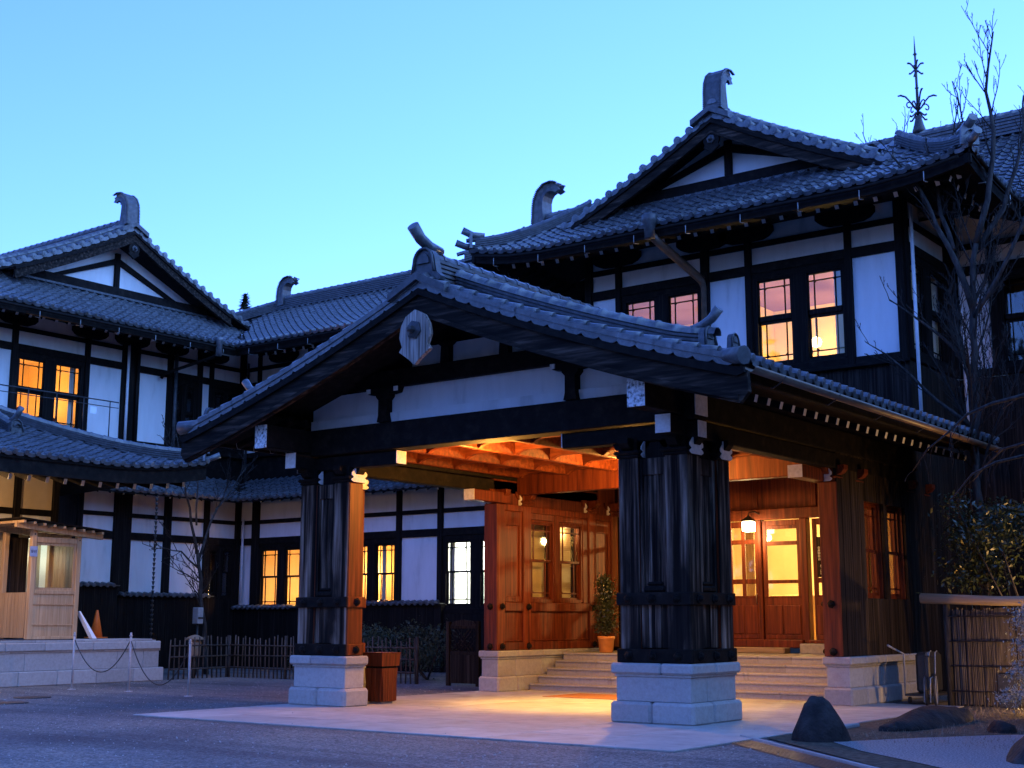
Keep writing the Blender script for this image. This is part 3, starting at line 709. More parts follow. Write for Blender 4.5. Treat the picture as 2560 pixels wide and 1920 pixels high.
for sg in (-1, 1):
    x = sg*3.98
    o = wbox('purlin', x-.15,x+.15,-1.05,9.8,4.60,5.02); put('purlin_end', MB().box(x-.15,x+.15,-1.062,-1.052,4.60,5.02), MAT['flaked_paint'], o)
    o = wbox('side_beam', x-.13,x+.13,-.30,9.8,4.30,4.58); put('beam_end', MB().box(x-.13,x+.13,-.312,-.302,4.30,4.58), MAT['white_paint'], o)
    # front lintel arms with white ends
    o = wbox('bracket_arm', sg*1.80,sg*4.30,.18,.44,4.27,4.52)
    put('arm_end', MB().box(sg*1.792-.005,sg*1.792+.005,.18,.44,4.29,4.52), MAT['white_paint'], o); put('arm_end', MB().box(sg*4.306-.004,sg*4.306+.004,.18,.44,4.27,4.52), MAT['white_paint'], o)
    put('beam_end', MB().box(sg*4.31-.006,sg*4.31+.006,.10,.48,4.60,5.0), MAT['white_paint'], PORCH)
    o = wbox('bracket_arm', sg*3.62,sg*3.90,4.7,6.0,4.06,4.29,'warm_wood'); put('arm_end', MB().box(sg*3.62,sg*3.90,4.688,4.698,4.06,4.29), MAT['white_paint'], o)
rafters(rfR, PORCH, .46, 1.9, .43, -.36, .75, 10.9); rafters(rfL, PORCH, .46, 1.9, .43, -.36, .15, 10.3)
for sg, rf in ((1, rfR), (-1, rfL)):
    x = sg*5.66
    wbox('eave_fascia', x-.05, x+.05, -1.15, 9.75, 4.80, 4.98, 'dark_wood')
    pts = [(sg*5.86, -1.12, 4.97), (sg*5.86, 9.7, 4.93)]
    g_ = MB(); n = 9
    for k in range(2):
        pass
    v = []
    for p in pts:
        for i in range(n): th = PI+PI*i/(n-1); v.append((p[0]+.085*math.cos(th), p[1], p[2]+.085*math.sin(th)))
        for i in range(n): th = 2*PI-PI*i/(n-1); v.append((p[0]+.078*math.cos(th), p[1], p[2]+.078*math.sin(th)))
    n2 = 2*n; g_.add(v, [(i, (i+1) % n2, n2+(i+1) % n2, n2+i) for i in range(n2)] + [tuple(range(n2-1,-1,-1))], True)
    go = put('gutter', g_, MAT['copper'], PORCH)
    for y in np.arange(-.2, 9.6, 1.9):
        put('gutter_bracket', MB().tube([(sg*5.60,y,4.86),(sg*5.74,y,4.80),(sg*5.86,y,4.865),(sg*5.955,y,4.95)], .012, 5), MAT['iron'], go)
    # soffit boards from eave to beam
    m = MB(); v = []
    for y in (-1.15, 9.75): v += [(sg*5.62,y,4.86), (sg*3.98,y,5.22)]
    m.add(v, [(0,1,3,2)] if sg < 0 else [(0,2,3,1)]); put('eave_soffit', m, MAT['dark_wood'], PORCH)
# front eave soffit (under the gable overhang)
for sg, rf in ((1, rfR), (-1, rfL)):
    m = MB(); v = []
    for i in range(9):
        x = sg*5.5*i/8; v += [(x,-1.2,under(x)), (x,.4,under(x))]
    f = [(2*i, 2*i+1, 2*i+3, 2*i+2) for i in range(8)]
    m.add(v, f if sg > 0 else [tuple(reversed(q)) for q in f]); put('gable_soffit', m, MAT['dark_wood'], PORCH)
# --- pillars on granite piers
def stone(parent, x0,x1,y0,y1,z0,z1, c=.03): return put('stone', MB().box(x0,x1,y0,y1,z0,z1,c), MAT['granite'], parent)
def pier(sx):
    P = put('stone_pier', MB().box(*(sorted((sx*2.95, sx*4.05))), .18, .5, .01, .85), MAT['granite'], PORCH)
    X = lambda a: sx*a
    def st(a, b_, y0, y1, z0, z1, c=.03):
        x0, x1 = sorted((X(a), X(b_))); stone(P, x0, x1, y0, y1, z0, z1, c)
    # plinth
    st(2.77,3.49,0,.64,0,.335,.045); st(3.493,4.22,0,.64,0,.335,.045); st(3.55,4.22,.643,1.55,0,.335,.045)
    # body
    st(2.85,4.14,.08,.57,.337,.70,.008); st(3.63,4.14,.573,1.47,.337,.70,.008)
    # neck and cap
    st(2.83,4.16,.06,.59,.702,.735,.004); st(3.61,4.16,.592,1.49,.702,.735,.004)
    st(2.78,3.66,.01,.63,.737,.90,.03); st(3.663,4.21,.01,.74,.737,.90,.03); st(3.56,4.21,.743,1.54,.737,.90,.03)
pier(1); pier(-1)
boss_mb = MB().lathe([(.075,0),(.078,.018),(.055,.03),(.05,.055),(.03,.075),(.008,.08)], (0,0,0), 6, False, (0,0,1)); BOSS = shared('boss', boss_mb, MAT['dark_wood'])
def boss(parent, p, n): put('boss', BOSS, None, parent, Matrix.Translation(p) @ Vector((0,0,1)).rotation_difference(Vector(n)).to_matrix().to_4x4())
def cap_plate(parent, p, n, w_=.34, mat='white_paint'):
    """white painted bracket end: flared block over a rounded bowl"""
    n = Vector(n); U_ = Vector((-n.y, n.x, 0))
    q = [(-.30,.52),(-.30,.44),(-.5,.30),(-.5,.22),(-.34,.16),(-.5,.09),(-.5,.05),(-.36,0),(.36,0),(.5,.05),(.5,.09),(.34,.16),(.5,.22),(.5,.30),(.30,.44),(.30,.52)]
    put('bracket_end', MB().prism([(a*w_, b_*.55) for a, b_ in q], Vector(p)-n*.004, U_, (0,0,1), n, .014), MAT[mat], parent)
def capital(parent, x0, x1, y0, y1, z, faces, mat='dark_wood'):
    m = MB().box(x0-.03,x1+.03,y0-.03,y1+.03,z,z+.05,.02); m.box(x0-.06,x1+.06,y0-.06,y1+.06,z+.05,z+.11,.025)
    m.box(x0+.03,x1-.03,y0+.03,y1-.03,z+.11,z+.30)
    q = [(-.34,.30),(-.34,.22),(-.28,.15),(-.16,.11),(.16,.11),(.28,.15),(.34,.22),(.34,.30)]
    cx, cy = (x0+x1)/2, (y0+y1)/2
    m.prism([(a*1.0, b_) for a, b_ in q], (cx,cy-.09,z), (1,0,0), (0,0,1), (0,1,0), .18); m.prism(q, (cx-.09,cy,z), (0,1,0), (0,0,1), (-1,0,0), -.18)
    o = put('capital', m, MAT[mat], parent)
    for f in faces:
        if f == 'F': cap_plate(o, (cx, y0-.065, z), (0,-1,0), x1-x0)
        if f == 'R': cap_plate(o, (x1+.065, cy, z), (1,0,0), y1-y0)
        if f == 'L': cap_plate(o, (x0-.065, cy, z), (-1,0,0), y1-y0)
def pillar(sx):
    P = put('pillar', MB().box(*sorted((sx*3.0, sx*4.02)), .24, .44, .92, 4.3), MAT['dark_wood_v'], PORCH)
    def bx_(name, a, b_, y0, y1, z0, z1, mat, c=.012):
        x0, x1 = sorted((sx*a, sx*b_)); return put(name, MB().box(x0,x1,y0,y1,z0,z1,c), MAT[mat], P)
    bx_('side_core', 3.82,4.02,.44,1.38,.92,4.3,'dark_wood_v',0)
    for (a, b_, y0, y1) in ((2.90,3.26,.13,.53), (3.74,4.12,.13,.53), (3.74,4.12,1.09,1.47)):
        bx_('post', a+.004, b_-.012, y0+.03, y1-.004, .90, 4.02, 'warm_wood', .02)
        if y0 < .5: bx_('outer_board', a, b_, y0, y0+.029, .905, 4.015, 'weather_wood', .012)
        if b_ > 4: bx_('outer_board', b_-.011, b_+.012, y0+.002, y1, .905, 4.015, 'weather_wood', .008)
        capital(P, *sorted((sx*a, sx*b_)), y0, y1, 4.02, ('R',))
    # recessed panels between the posts, front and outer side
    def panel_set(kind):
        if kind == 'F': box = lambda name, u0, u1, n0, n1, z0, z1, mat='weather_wood', c=.008: bx_(name, 3.26+u0*.48, 3.26+u1*.48, .13+n0, .13+n1, z0, z1, mat, c)
        else: box = lambda name, u0, u1, n0, n1, z0, z1, mat='weather_wood', c=.008: bx_(name, 4.12-n1, 4.12-n0, .53+u0*.56, .53+u1*.56, z0, z1, mat, c)
        box('panel_frame', .0,.12,.04,.10,1.95,4.0); box('panel_frame', .88,1.,.04,.10,1.95,4.0)
        box('panel_frame', .12,.88,.045,.10,3.74,4.0)
        for i in range(4): box('panel_board', .13+.185*i,.13+.185*(i+1)-.01,.07+.012*(i % 2),.12,1.96,3.74)
        for i in range(4): box('panel_board', .02+.24*i,.02+.24*(i+1)-.012,.03+.01*((i*3) % 2),.09,1.12,1.77)
        for k, (u0, u1, h_) in enumerate(((.1,.9,.10),(.2,.8,.06))): box('panel_foot', u0,u1,.02+.02*k,.10,1.95+.1*k,1.95+.1*k+h_,'dark_wood_v',.03)
    panel_set('F'); panel_set('S')
    for z0, z1 in ((.905,1.11), (1.76,1.95)):
        for (a, b_, y0, y1) in ((2.86,4.16,.085,.128), (4.125,4.165,.128,1.51), (2.86,2.899,.128,.56), (2.9,3.735,.532,.56), (3.70,3.738,.56,1.51)):
            bx_('iron_bound_band', a, b_, y0, y1, z0, z1, 'warm_wood' if (a < 3.72 and y0 > .1) else 'dark_wood', .012)
        zc = (z0+z1)/2
        for a in (3.08, 3.5, 3.93): boss(P, (sx*a, .085, zc), (0,-1,0))
        for y in (.33, .81, 1.28): boss(P, (sx*4.165, y, zc), (sx,0,0))
        boss(P, (sx*2.86, .35, zc), (-sx,0,0))
pillar(1); pillar(-1)
# --- coffered ceiling
put('ceiling_board', MB().box(-3.84,3.84,.5,10.55,4.90,4.94), MAT['ceil_wood'], PORCH)
nx, ny = 6, 5
for i in range(nx+1):
    x = -3.72+7.44*i/nx; put('ceiling_beam', MB().box(x-.06,x+.06,.5,6.5,4.66,4.90,.015), MAT['ceil_wood'], PORCH)
for j in range(ny+1):
    y = .62+5.8*j/ny
    for i in range(nx):
        x0 = -3.72+7.44*i/nx+.06; x1 = -3.72+7.44*(i+1)/nx-.06; wd = x1-x0
        q = [(0,.24),(0,0),(.03,.0),(.10,.055),(.22,.085),(wd-.22,.085),(wd-.10,.055),(wd-.03,0),(wd,0),(wd,.24)]
        put('coffer_rib', MB().prism(q, (x0,y-.05,4.662), (1,0,0), (0,0,1), (0,1,0), .10), MAT['ceil_wood'], PORCH)
put('lintel_beam', MB().box(-3.84,3.84,6.5,6.75,4.3,4.9,.015), MAT['warm_wood'], PORCH)
# porch lamps: flush ceiling fittings
for x, y in ((-1.24,1.2), (1.24,1.2), (0,3.5)):
    o = put('ceiling_lamp', MB().lathe([(.16,.0),(.17,-.03),(.12,-.06)][::-1], (x,y,4.90), 14), MAT['iron'], PORCH); put('lamp_lens', MB().lathe([(.11,-.062),(.09,-.075)][::-1], (x,y,4.90), 12), MAT['globe'], o)
lamp('porch_light', 'POINT', (-.9,1.9,4.15), 420, (1,.42,.07), PORCH, .12)
lamp('porch_light', 'POINT', (.2,5.3,4.42), 520, (1,.46,.09), PORCH, .12)
lamp('porch_spot', 'SPOT', (.3,3.2,4.6), 1700, (1,.54,.10), PORCH, .10, (.3,3.5,0), 78, .75)

# ------------------------------------------------------------------ vestibule behind the porch: steps, walls, doors
VEST = thing('entrance_vestibule', (0,8,0), 'red-brown panelled vestibule with granite steps and glazed doors behind the porch', 'entrance')
steps = put('stair', MB().box(-3.66,3.66,6.76,10.55,0,.10), MAT['granite'], VEST)
for i in range(5):
    y0 = 6.72+.33*i; z1 = .16*(i+1); y1 = 10.5 if i == 4 else y0+.40
    cuts = [-3.68] + sorted(RND.uniform(-2.6,2.6) for _ in range(3)) + [3.68]
    for a, b_ in zip(cuts, cuts[1:]):
        m = MB().box(a+.003,b_-.003,y0+.025,y1,z1-.16,z1-.048); m.box(a+.002,b_-.002,y0,y1,z1-.047,z1,.012)
        put('step_stone', m, MAT['granite'], steps)
for sx in (-1, 1):
    # granite base along each side wall
    base = put('base_wall', MB().box(*sorted((sx*3.78,sx*4.15)),5.75,9.75,.01,.86), MAT['granite'], VEST)
    def st(a, b_, y0, y1, z0, z1, c): stone(base, *sorted((sx*a, sx*b_)), y0, y1, z0, z1, c)
    ycut = [5.65, 6.35, 7.3, 8.5, 9.74]
    for k in range(4):
        y0, y1 = ycut[k]+(0 if k == 0 else .002), ycut[k+1]-.002
        st(3.70,4.26,y0,y1,0,.335,.035); st(3.76,4.20,y0+(.06 if k == 0 else 0),y1,.337,.70,.008); st(3.74,4.22,y0+(.04 if k == 0 else 0),y1,.702,.735,.004); st(3.70,4.26,y0,y1,.737,.88,.025)
    fr = FR((sx*3.79,5.70),(0,1),(-sx,0))
    mt = 'warm_wood'
    for a, b_ in ((0,.26),(.95,1.24),(3.58,3.88),(4.58,4.86)):
        fput('post', VEST, fr, a, b_, -.30, .035, .88, 4.06, MAT[mat] if False else MAT['warm_wood'], .015)
        y0, y1 = 5.70+a, 5.70+b_; capital(VEST, *sorted((sx*3.76, sx*4.05)), y0, y1, 4.06, ('F',), 'warm_wood')
    for a, b_ in ((.26,.95),(1.24,3.58),(3.88,4.58)):
        fput('panel', VEST, fr, a, b_, -.26, -.02, 1.06, 1.74, MAT['warm_wood']); fput('panel_mould', VEST, fr, a, b_, -.06, .0, 1.07, 1.10, MAT['warm_wood'], .008)
        fput('sill_band', VEST, fr, a, b_, -.26, .045, 1.72, 1.92, MAT['warm_wood'], .015); fput('base_band', VEST, fr, a, b_, -.26, .05, .88, 1.06, MAT['warm_wood'], .015)
        fput('head_rail', VEST, fr, a, b_, -.26, .02, 3.92, 4.06, MAT['warm_wood'], .012)
    for a, b_ in ((.26,.95),(3.88,4.58)):
        fput('panel', VEST, fr, a, b_, -.26, -.045, 1.92, 3.92, MAT['warm_wood'])
        for q in ((a, a+.09, 1.92, 3.92), (b_-.09, b_, 1.92, 3.92), (a+.09, b_-.09, 1.92, 2.05), (a+.09, b_-.09, 3.60, 3.92)): fput('panel_frame', VEST, fr, q[0], q[1], -.044, -.005, q[2], q[3], MAT['warm_wood'], .012)
    for a, b_ in ((1.30,2.16),(2.46,3.32)): window(VEST, fr, a, b_, 2.0, 3.72, 2.86, -.08, MAT['warm_wood'], MAT['warm_wood'], .055)
    for q in ((1.24,1.245),(2.215,2.405),(3.375,3.58)): fput('mullion', VEST, fr, q[0], q[1], -.24, -.01, 1.92, 3.92, MAT['warm_wood'], .008)
    fput('head_panel', VEST, fr, 1.24, 3.58, -.20, -.03, 3.785, 3.92, MAT['warm_wood'])
    fput('frieze', VEST, fr, -.02, 4.9, -.22, -.06, 4.06, 4.90, MAT['warm_wood'])
    for zc in (.97, 1.82):
        for u in (.13, 1.10, 3.73): boss(VEST, fr.p(u, .052, zc), (-sx,0,0))
        boss(VEST, (sx*3.93, 5.665, zc), (0,-1,0))
    put('corner_board', MB().box(*sorted((sx*3.752,sx*4.11)),5.662,5.70,.885,4.05,.01), MAT['warm_wood'], VEST)
    # outer cladding of dark boards with the window openings left free
    fo = FR((sx*4.10,5.70),(0,1),(sx,0))
    for a, b_, z0, z1 in ((0,1.24,.88,4.9),(1.24,3.38,.88,1.94),(1.24,3.38,3.78,4.9),(3.38,4.1,.88,4.9),(2.21,2.41,1.94,3.78)):
        k = max(1, int((b_-a)/.2))
        for i in range(k): fput('cladding_board', VEST, fo, a+(b_-a)*i/k+.002, a+(b_-a)*(i+1)/k-.002, -.05, .0+.006*(i % 2), z0, z1, MAT['plank_wood'])
# blinds, with an added cavity and hidden light so the left windows glow
put('added_cavity_back', MB().box(-4.30,-4.26,6.85,9.2,1.9,3.85), MAT['room_cream'], VEST)
bl = MB()
for k in range(34): bl.box(-4.20,-4.17,8.05,9.1,2.02+.05*k,2.055+.05*k)
put('window_blind', bl, MAT['room_cream'], VEST)
lamp('added_cavity_light', 'POINT', (-4.08,8.75,3.55), 9, (1,.62,.25), VEST, .04)
# door wall
fd = FR((0,10.60),(1,0),(0,-1))
W_ = MAT['warm_wood']
for a, b_ in ((-3.5,-3.3),(-2.0,-1.86),(-.86,-.76),(.03,.13),(1.08,1.26),(2.55,2.7),(3.4,3.6)): fput('door_post', VEST, fd, a, b_, -.16, .06, .80, 3.80, W_, .015)
fput('door_head', VEST, fd, -3.6, 3.6, -.16, .09, 3.80, 4.05, W_, .02); fput('door_frieze', VEST, fd, -3.8, 3.8, -.10, .0, 4.05, 4.9, W_)
for x in (-2.6,-1.3,0.,1.45,2.6): fput('frieze_batten', VEST, fd, x-.06, x+.06, .002, .04, 4.06, 4.88, W_, .01)
fput('threshold', VEST, fd, -3.6, 1.15, -.16, .22, .92, 1.10, W_, .02); fput('lower_step', VEST, fd, -3.4, .85, .22, .55, .80, .93, MAT['log'], .02)
fput('stone_step', VEST, fd, 1.2, 2.15, .05, .50, .80, 1.02, MAT['granite'], .015); fput('stone_step', VEST, fd, 2.153, 3.6, .05, .50, .80, 1.02, MAT['granite'], .015)
fput('threshold', VEST, fd, 1.15, 3.6, -.16, .12, 1.02, 1.10, W_, .015)
def leaf(u0, u1, cols, rows, name='door'):
    o = fput(name, VEST, fd, u0, u1, -.06, -.02, 1.10, 2.04, W_, .004)
    for a, b_, z0, z1 in ((u0, u0+.1, 2.04, 3.78), (u1-.1, u1, 2.04, 3.78), (u0+.1, u1-.1, 3.66, 3.78)): fput('stile', o, fd, a, b_, -.065, -.01, z0, z1, W_, .008)
    zs = [2.04] + [z for r in rows for z in r] + [3.66]
    for z0, z1 in zip(zs[0::2], zs[1::2]):
        if z1-z0 > .01: fput('door_rail', o, fd, u0+.1, u1-.1, -.06, -.012, z0, z1, W_, .006)
    ci = [u0+.1+(u1-u0-.2)*k/cols for k in range(cols+1)]
    for k in range(1, cols): fput('door_bar', o, fd, ci[k]-.045, ci[k]+.045, -.058, -.014, 2.05, 3.65, W_, .006)
    for z0, z1 in rows: fput('pane', o, fd, u0+.1, u1-.1, -.04, -.034, z0, z1, MAT['glass'])
    for q in ((u0+.06, (u0+u1)/2-.02), ((u0+u1)/2+.02, u1-.06)): fput('door_panel', o, fd, q[0], q[1], -.02, .0, 1.22, 1.86, W_, .012)
    fput('kick_board', o, fd, u0+.02, u1-.02, -.02, .012, 1.11, 1.20, W_, .005)
    return o
R3 = [(2.08,2.35),(2.46,3.26),(3.36,3.64)]
leaf(-.76,.03,2,R3); leaf(.13,1.08,1,[(2.06,2.35),(2.43,3.21),(3.30,3.58)]); leaf(1.36,2.55,2,R3); leaf(-1.86,-.86,1,R3); leaf(-3.3,-2.0,2,R3)
put('door_handle', MB().tube([fd.p(-.03,.0,1.9), fd.p(-.03,.05,1.92), fd.p(-.03,.05,2.1), fd.p(-.03,.0,2.12)], .012, 6), MAT['copper'], VEST)
# lobby behind the glass
room(VEST, fd, -3.6, 3.7, .95, 4.6, 5.5, 'room_cream', 'room_cream', 1000, (1,.72,.26), .4, 3.9, True, (), -.3, 'room_cream')
for x in (-1.4, .9, 2.3): put('lobby_column', MB().box(x-.12,x+.12,13.0,13.24,.97,4.58,.01), MAT['booth_wood'], VEST)
put('lobby_counter', MB().box(-1.2,1.0,13.6,14.0,.97,2.15,.02), MAT['booth_wood'], VEST)
for k in range(3): put('lobby_picture', MB().box(.2+.8*k,.75+.8*k,16.25,16.30,2.5,3.1), MAT['white_card'], VEST)
# hanging lantern before the doors
LN = thing('entrance_lantern', (.03,10.15,3.5), 'small glowing square lantern hanging from a bracket above the entrance doors', 'lantern')
put('glass_body', MB().box(-.08,.14,10.04,10.26,3.52,3.74,.01), MAT['lantern_glass'], LN)
put('lantern_roof', MB().lathe([(.19,0),(.17,.03),(.05,.10),(.02,.14)], (.03,10.15,3.745), 4, False), MAT['iron'], LN)
put('lantern_bracket', MB().tube([(.03,10.15,3.88),(.03,10.18,3.95),(.08,10.35,3.98),(.12,10.52,3.93)], .018, 6), MAT['iron'], LN)
lamp('lantern_light', 'POINT', (.03,10.15,3.42), 45, (1,.62,.26), LN, .08)
# sign board on the right-hand door
SG = thing('wooden_sign', (1.60,10.55,2.4), 'narrow dark wooden sign board with white brush lettering on the door', 'sign')
fput('board', SG, fd, 1.47, 1.68, .012, .035, 2.47, 3.36, MAT['plank_wood'], .01)
m, g, b = newmat('lettering'); b.inputs['Base Color'].default_value = (.8,.76,.68,1); b.inputs['Roughness'].default_value = .7; MAT['lettering'] = m
def text(name, body, loc, size, parent, rot, mat, vertical=False):
    for i, ch in enumerate(body if vertical else [body]):
        c = bpy.data.curves.new(name, 'FONT'); c.body = ch; c.size = size; c.align_x = 'CENTER'; c.extrude = .002; c.resolution_u = 2
        ob = bpy.data.objects.new(name, c); me = bpy.data.meshes.new_from_object(ob); bpy.data.objects.remove(ob)
        me.materials.clear(); me.materials.append(mat)
        p = Vector(loc)-Vector((0,0,size*1.02*i)) if vertical else Vector(loc)
        put(name, me, None, parent, Matrix.Translation(p) @ rot)
fr_rot = Matrix.Rotation(rad(90), 4, 'X')
text('lettering', 'ティームスページ', (1.615,10.558,3.18), .062, SG, fr_rot, MAT['lettering'], True)
text('lettering', '会員御宿泊', (1.535,10.558,3.10), .062, SG, fr_rot, MAT['lettering'], True)
text('lettering', '新二応接', (1.58,10.558,2.70), .055, SG, fr_rot, MAT['lettering'], True)
# door mats at the foot of the steps
put('door_mat', MB().box(-1.9,1.6,4.75,6.1,.024,.036,.004), MAT['mat'], None, label='flat orange-brown door mat lying at the foot of the steps', cat='door mat')

# ------------------------------------------------------------------ central hall: front bay with hip-and-gable roof, main range behind
HALL = thing('central_hall', (0,13,0), 'two-storey central building with hip-and-gable tiled roof above the porch', 'building')
fb = FR((0,9.8),(1,0),(0,-1))
posts = [(-4.1,-3.92),(-3.22,-3.06),(-.83,-.62),(.33,.49),(2.77,2.92),(3.92,4.1)]
storey(HALL, fb, UP, posts, 'PWPWP')
for a, b_ in ((-4.1,4.1),):
    n = 44
    for i in range(n): fput('skirt_board', HALL, fb, a+(b_-a)*i/n+.003, a+(b_-a)*(i+1)/n-.003, -.05, .01*(i % 3)*.5, 5.1, 6.97, MAT['plank_wood'])
for u in (-3.14,-.72,.41,2.84): corbel(HALL, fb, u, 10.17, 1.35)
fput('sill_board', HALL, fb, -4.15, 4.15, .05, .14, 6.93, 7.0, MAT['dark_wood'], .01)
room(HALL, fb, -3.9, -.75, 6.9, 9.30, 3.2, 'room_cream', 'room_mauve', 340, (1,.60,.15), -1.2, 7.75, True)
room(HALL, fb, -.6, 3.9, 6.9, 9.30, 3.2, 'room_cream', 'room_mauve', 430, (1,.60,.15), 1.35, 7.95, True, lampn=-1.5)
# return wall of the bay (faces right) and the range to its right
fs = FR((4.1,9.8),(0,1),(1,0))
storey(HALL, fs, UP, [(.0,.17),(2.55,2.72),(2.95,3.1)], 'WP')
n = 16
for i in range(n): fput('skirt_board', HALL, fs, .0+3.1*i/n+.003, 3.1*(i+1)/n-.003, -.05, .0, 0, 6.97, MAT['plank_wood'])
room(HALL, fs, .1, 2.6, 6.9, 9.7, 1.5, 'room_cream', 'room_cream', 30, (1,.40,.08), 1.0, 8.0, False)
fm = FR((4.1,12.9),(1,0),(0,-1))
storey(HALL, fm, UP, [(-.0,.12),(.82,.98),(3.3,3.46),(4.6,4.76),(7.2,7.36),(8.6,8.8)], 'PDPDP')
n = 44
for i in range(n): fput('skirt_board', HALL, fm, 8.8*i/n+.003, 8.8*(i+1)/n-.003, -.05, .0, .9, 6.97, MAT['plank_wood'])
put('lower_wall', MB().box(-4.12,-4.05,9.75,13.4,0,7.0), MAT['plank_wood'], HALL); put('lower_wall', MB().box(4.11,13,12.92,13.0,0,.95), MAT['granite'], HALL)
put('downpipe', MB().tube([(4.32,9.72,10.3),(4.32,9.72,5.2)], .04, 8), MAT['sash_white'], HALL); put('downpipe', MB().tube([(4.3,12.75,10.3),(4.3,12.75,5.6)], .04, 8), MAT['sash_white'], HALL)
# left return and left range
fl = FR((-4.1,9.8),(0,1),(-1,0)); storey(HALL, fl, UP, [(.0,.17),(1.5,1.66),(2.95,3.1)], 'PP')
fml = FR((-12.5,12.9),(1,0),(0,-1)); storey(HALL, fml, UP, [(1.5,1.66),(4.0,4.16),(5.4,5.56),(8.2,8.4)], 'DPD')
# lower storey between
# roofs
bR = RF((6.25,7.8),(0,1),(-1,0), 9.5, 6.25, 10.38, 2.75, .75, .28, 2.4, 1, 0, True, False)
bRv = RF((6.25,8.95),(0,1),(-1,0), 8.0, 6.25, 10.38, 2.75, .75)
bL = RF((-6.25,17.3),(0,-1),(1,0), 9.5, 6.25, 10.38, 2.75, .75, .28, 2.4, 0, 1, False, True)
bLv = RF((-6.25,16.95),(0,-1),(1,0), 8.0, 6.25, 10.38, 2.75, .75)
bF = RF((-6.25,7.8),(1,0),(0,1), 12.5, 2.12, 10.38, 1.40, .80, .28, 2.4, 1, 1)
z_main = RF((-11.2,10.9),(1,0),(0,1), 25., 5.6, 10.38, 3.5, .75, 0, 2, 0, 0)
hid = lambda p: (abs(p.x) < 6.2 and z_main.z(5, min(5.6, max(0, p.y-10.9))) > p.z+.1 and p.y > 10.9)
lay_tiles(bF, HALL, 120, True, .08)
lay_tiles(bR, HALL, 0, True, .08, 0, 2.1, hid); lay_tiles(bRv, HALL, 0, False, 0, 2.1, None, hid)
lay_tiles(bL, HALL, 0, True, .08, 0, 2.1, hid); lay_tiles(bLv, HALL, 0, False, 0, 2.1, None, hid)
verge(bRv, 0, HALL, DISC_ME, .36, 2.0); verge(bLv, 1, HALL, DISC_ME, .36, 2.0)
ridge([(0,9.0,13.1),(0,15.5,13.1)], HALL, .34, .34, .11, 5)
shibi(HALL, (0,9.0,13.34), (0,-1,0), .95)
put('apex_tile', MB().prism([(-.5,-.16),(0,.10),(.5,-.16),(.5,-.30),(0,-.04),(-.5,-.30)], (0,8.82,13.25), (1,0,0), (0,0,1), (0,1,0), .34), MAT['tile_dark'], HALL)
for rf, tt in ((bRv, .38), (bLv, bLv.L-.38)):
    ridge([rf.P(tt, rf.S-.15-(rf.S-2.5)*i/10, .05) for i in range(11)], HALL, .25, .17, .10, 3)
for sg in (-1, 1):
    pts = []
    for i in range(9):
        a = 2.15*i/8; p = Vector((sg*(6.22-a), 7.83+a, 0)); p.z = bF.z(a, a)+.03; pts.append(p)
    ridge(pts[::-1], HALL, .26, .22, .09, 4)
    e = pts[0]; dd = Vector((sg,-1,0)).normalized()
    put('hip_end_tile', MB().prism([(-.19,0),(.19,0),(.17,.34),(.09,.46),(-.09,.46),(-.17,.34)], e+dd*.02, Vector((dd.y,-dd.x,0)), (0,0,1), dd, .07), MAT['tile'], HALL)
    put('upturned_tile', MB().tube([e-dd*.3+Vector((0,0,.36)), e+Vector((0,0,.38)), e+dd*.26+Vector((0,0,.50))], [.09,.09,.095], 9), MAT['tile'], HALL)
    put('upturned_tile', MB().tube([e-dd*.05+Vector((0,0,.06)), e+dd*.18+Vector((0,0,.08)), e+dd*.42+Vector((0,0,.17))], [.08,.085,.09], 9), MAT['tile'], HALL)
# gable of the bay
def gable_wall(parent, O, U, N_, half, z0, apex, slope, bargeR, sideR, bargeL, sideL, pend_sc=.7, pend_p=None, inner=None):
    fr = FR(O, U, N_)
    def tri(name, k0, k1, n0, n1, mat, zb):
        pass
    hz_ = apex-z0
    put('gable_plaster', MB().prism([(-half,0),(half,0),(0,hz_)], fr.p(0,-.10,z0), fr.U, (0,0,1), fr.N, .06), MAT['plaster'], parent)
    fput('gable_sill', parent, fr, -half-.3, half+.3, -.1, .22, z0-.26, z0+.02, MAT['dark_wood'], .02); fput('gable_sill_cap', parent, fr, -half-.6, half+.6, -.05, .30, z0-.34, z0-.262, MAT['tile_dark'], .01)
    fput('king_post', parent, fr, -.09, .09, -.06, .06, z0+.02, apex-.25, MAT['dark_wood_v'], .01)
    ih = half*.70
    for s_ in (-1, 1):
        q = [(s_*(ih-.16),.02),(s_*(ih+.16),.02),(s_*.09,hz_*.70),(s_*.09,hz_*.70-.2)]
        put('gable_brace', MB().prism(q, fr.p(0,-.05,z0), fr.U, (0,0,1), fr.N, .10), MAT['dark_wood'], parent)
    bargeboard(parent, bargeR, sideR, bargeL, sideL, .34, .08, .02, -.08, 0, None, 'bargeboard', 2.0)
    bargeboard(parent, bargeR, sideR, bargeL, sideL, .08, .05, .07, -.10, 0, MAT['dark_wood'], 'verge_moulding', 2.0)
    bargeboard(parent, bargeR, sideR, bargeL, sideL, .06, .06, .055, -.38, 0, None, 'barge_moulding', 2.0)
    if pend_p is not None:
        q = [(a*pend_sc, b_*pend_sc) for a, b_ in pend]
        pp = put('gable_pendant', MB().prism(q, pend_p, fr.U, (0,0,1), fr.N, .07), MAT['dark_wood'], parent)
        put('pendant_boss', MB().lathe([(.10,0),(.11,.03),(.06,.05),(.04,.10),(.02,.11)], Vector(pend_p)+fr.N*.07+Vector((0,0,-.08)), 6, False, fr.N), MAT['iron'], pp)
gable_wall(HALL, (0,9.75), (1,0), (0,-1), 3.35, 11.80, 13.0, 0, bRv, 0, bLv, 1, .62, (0,8.98,12.62))
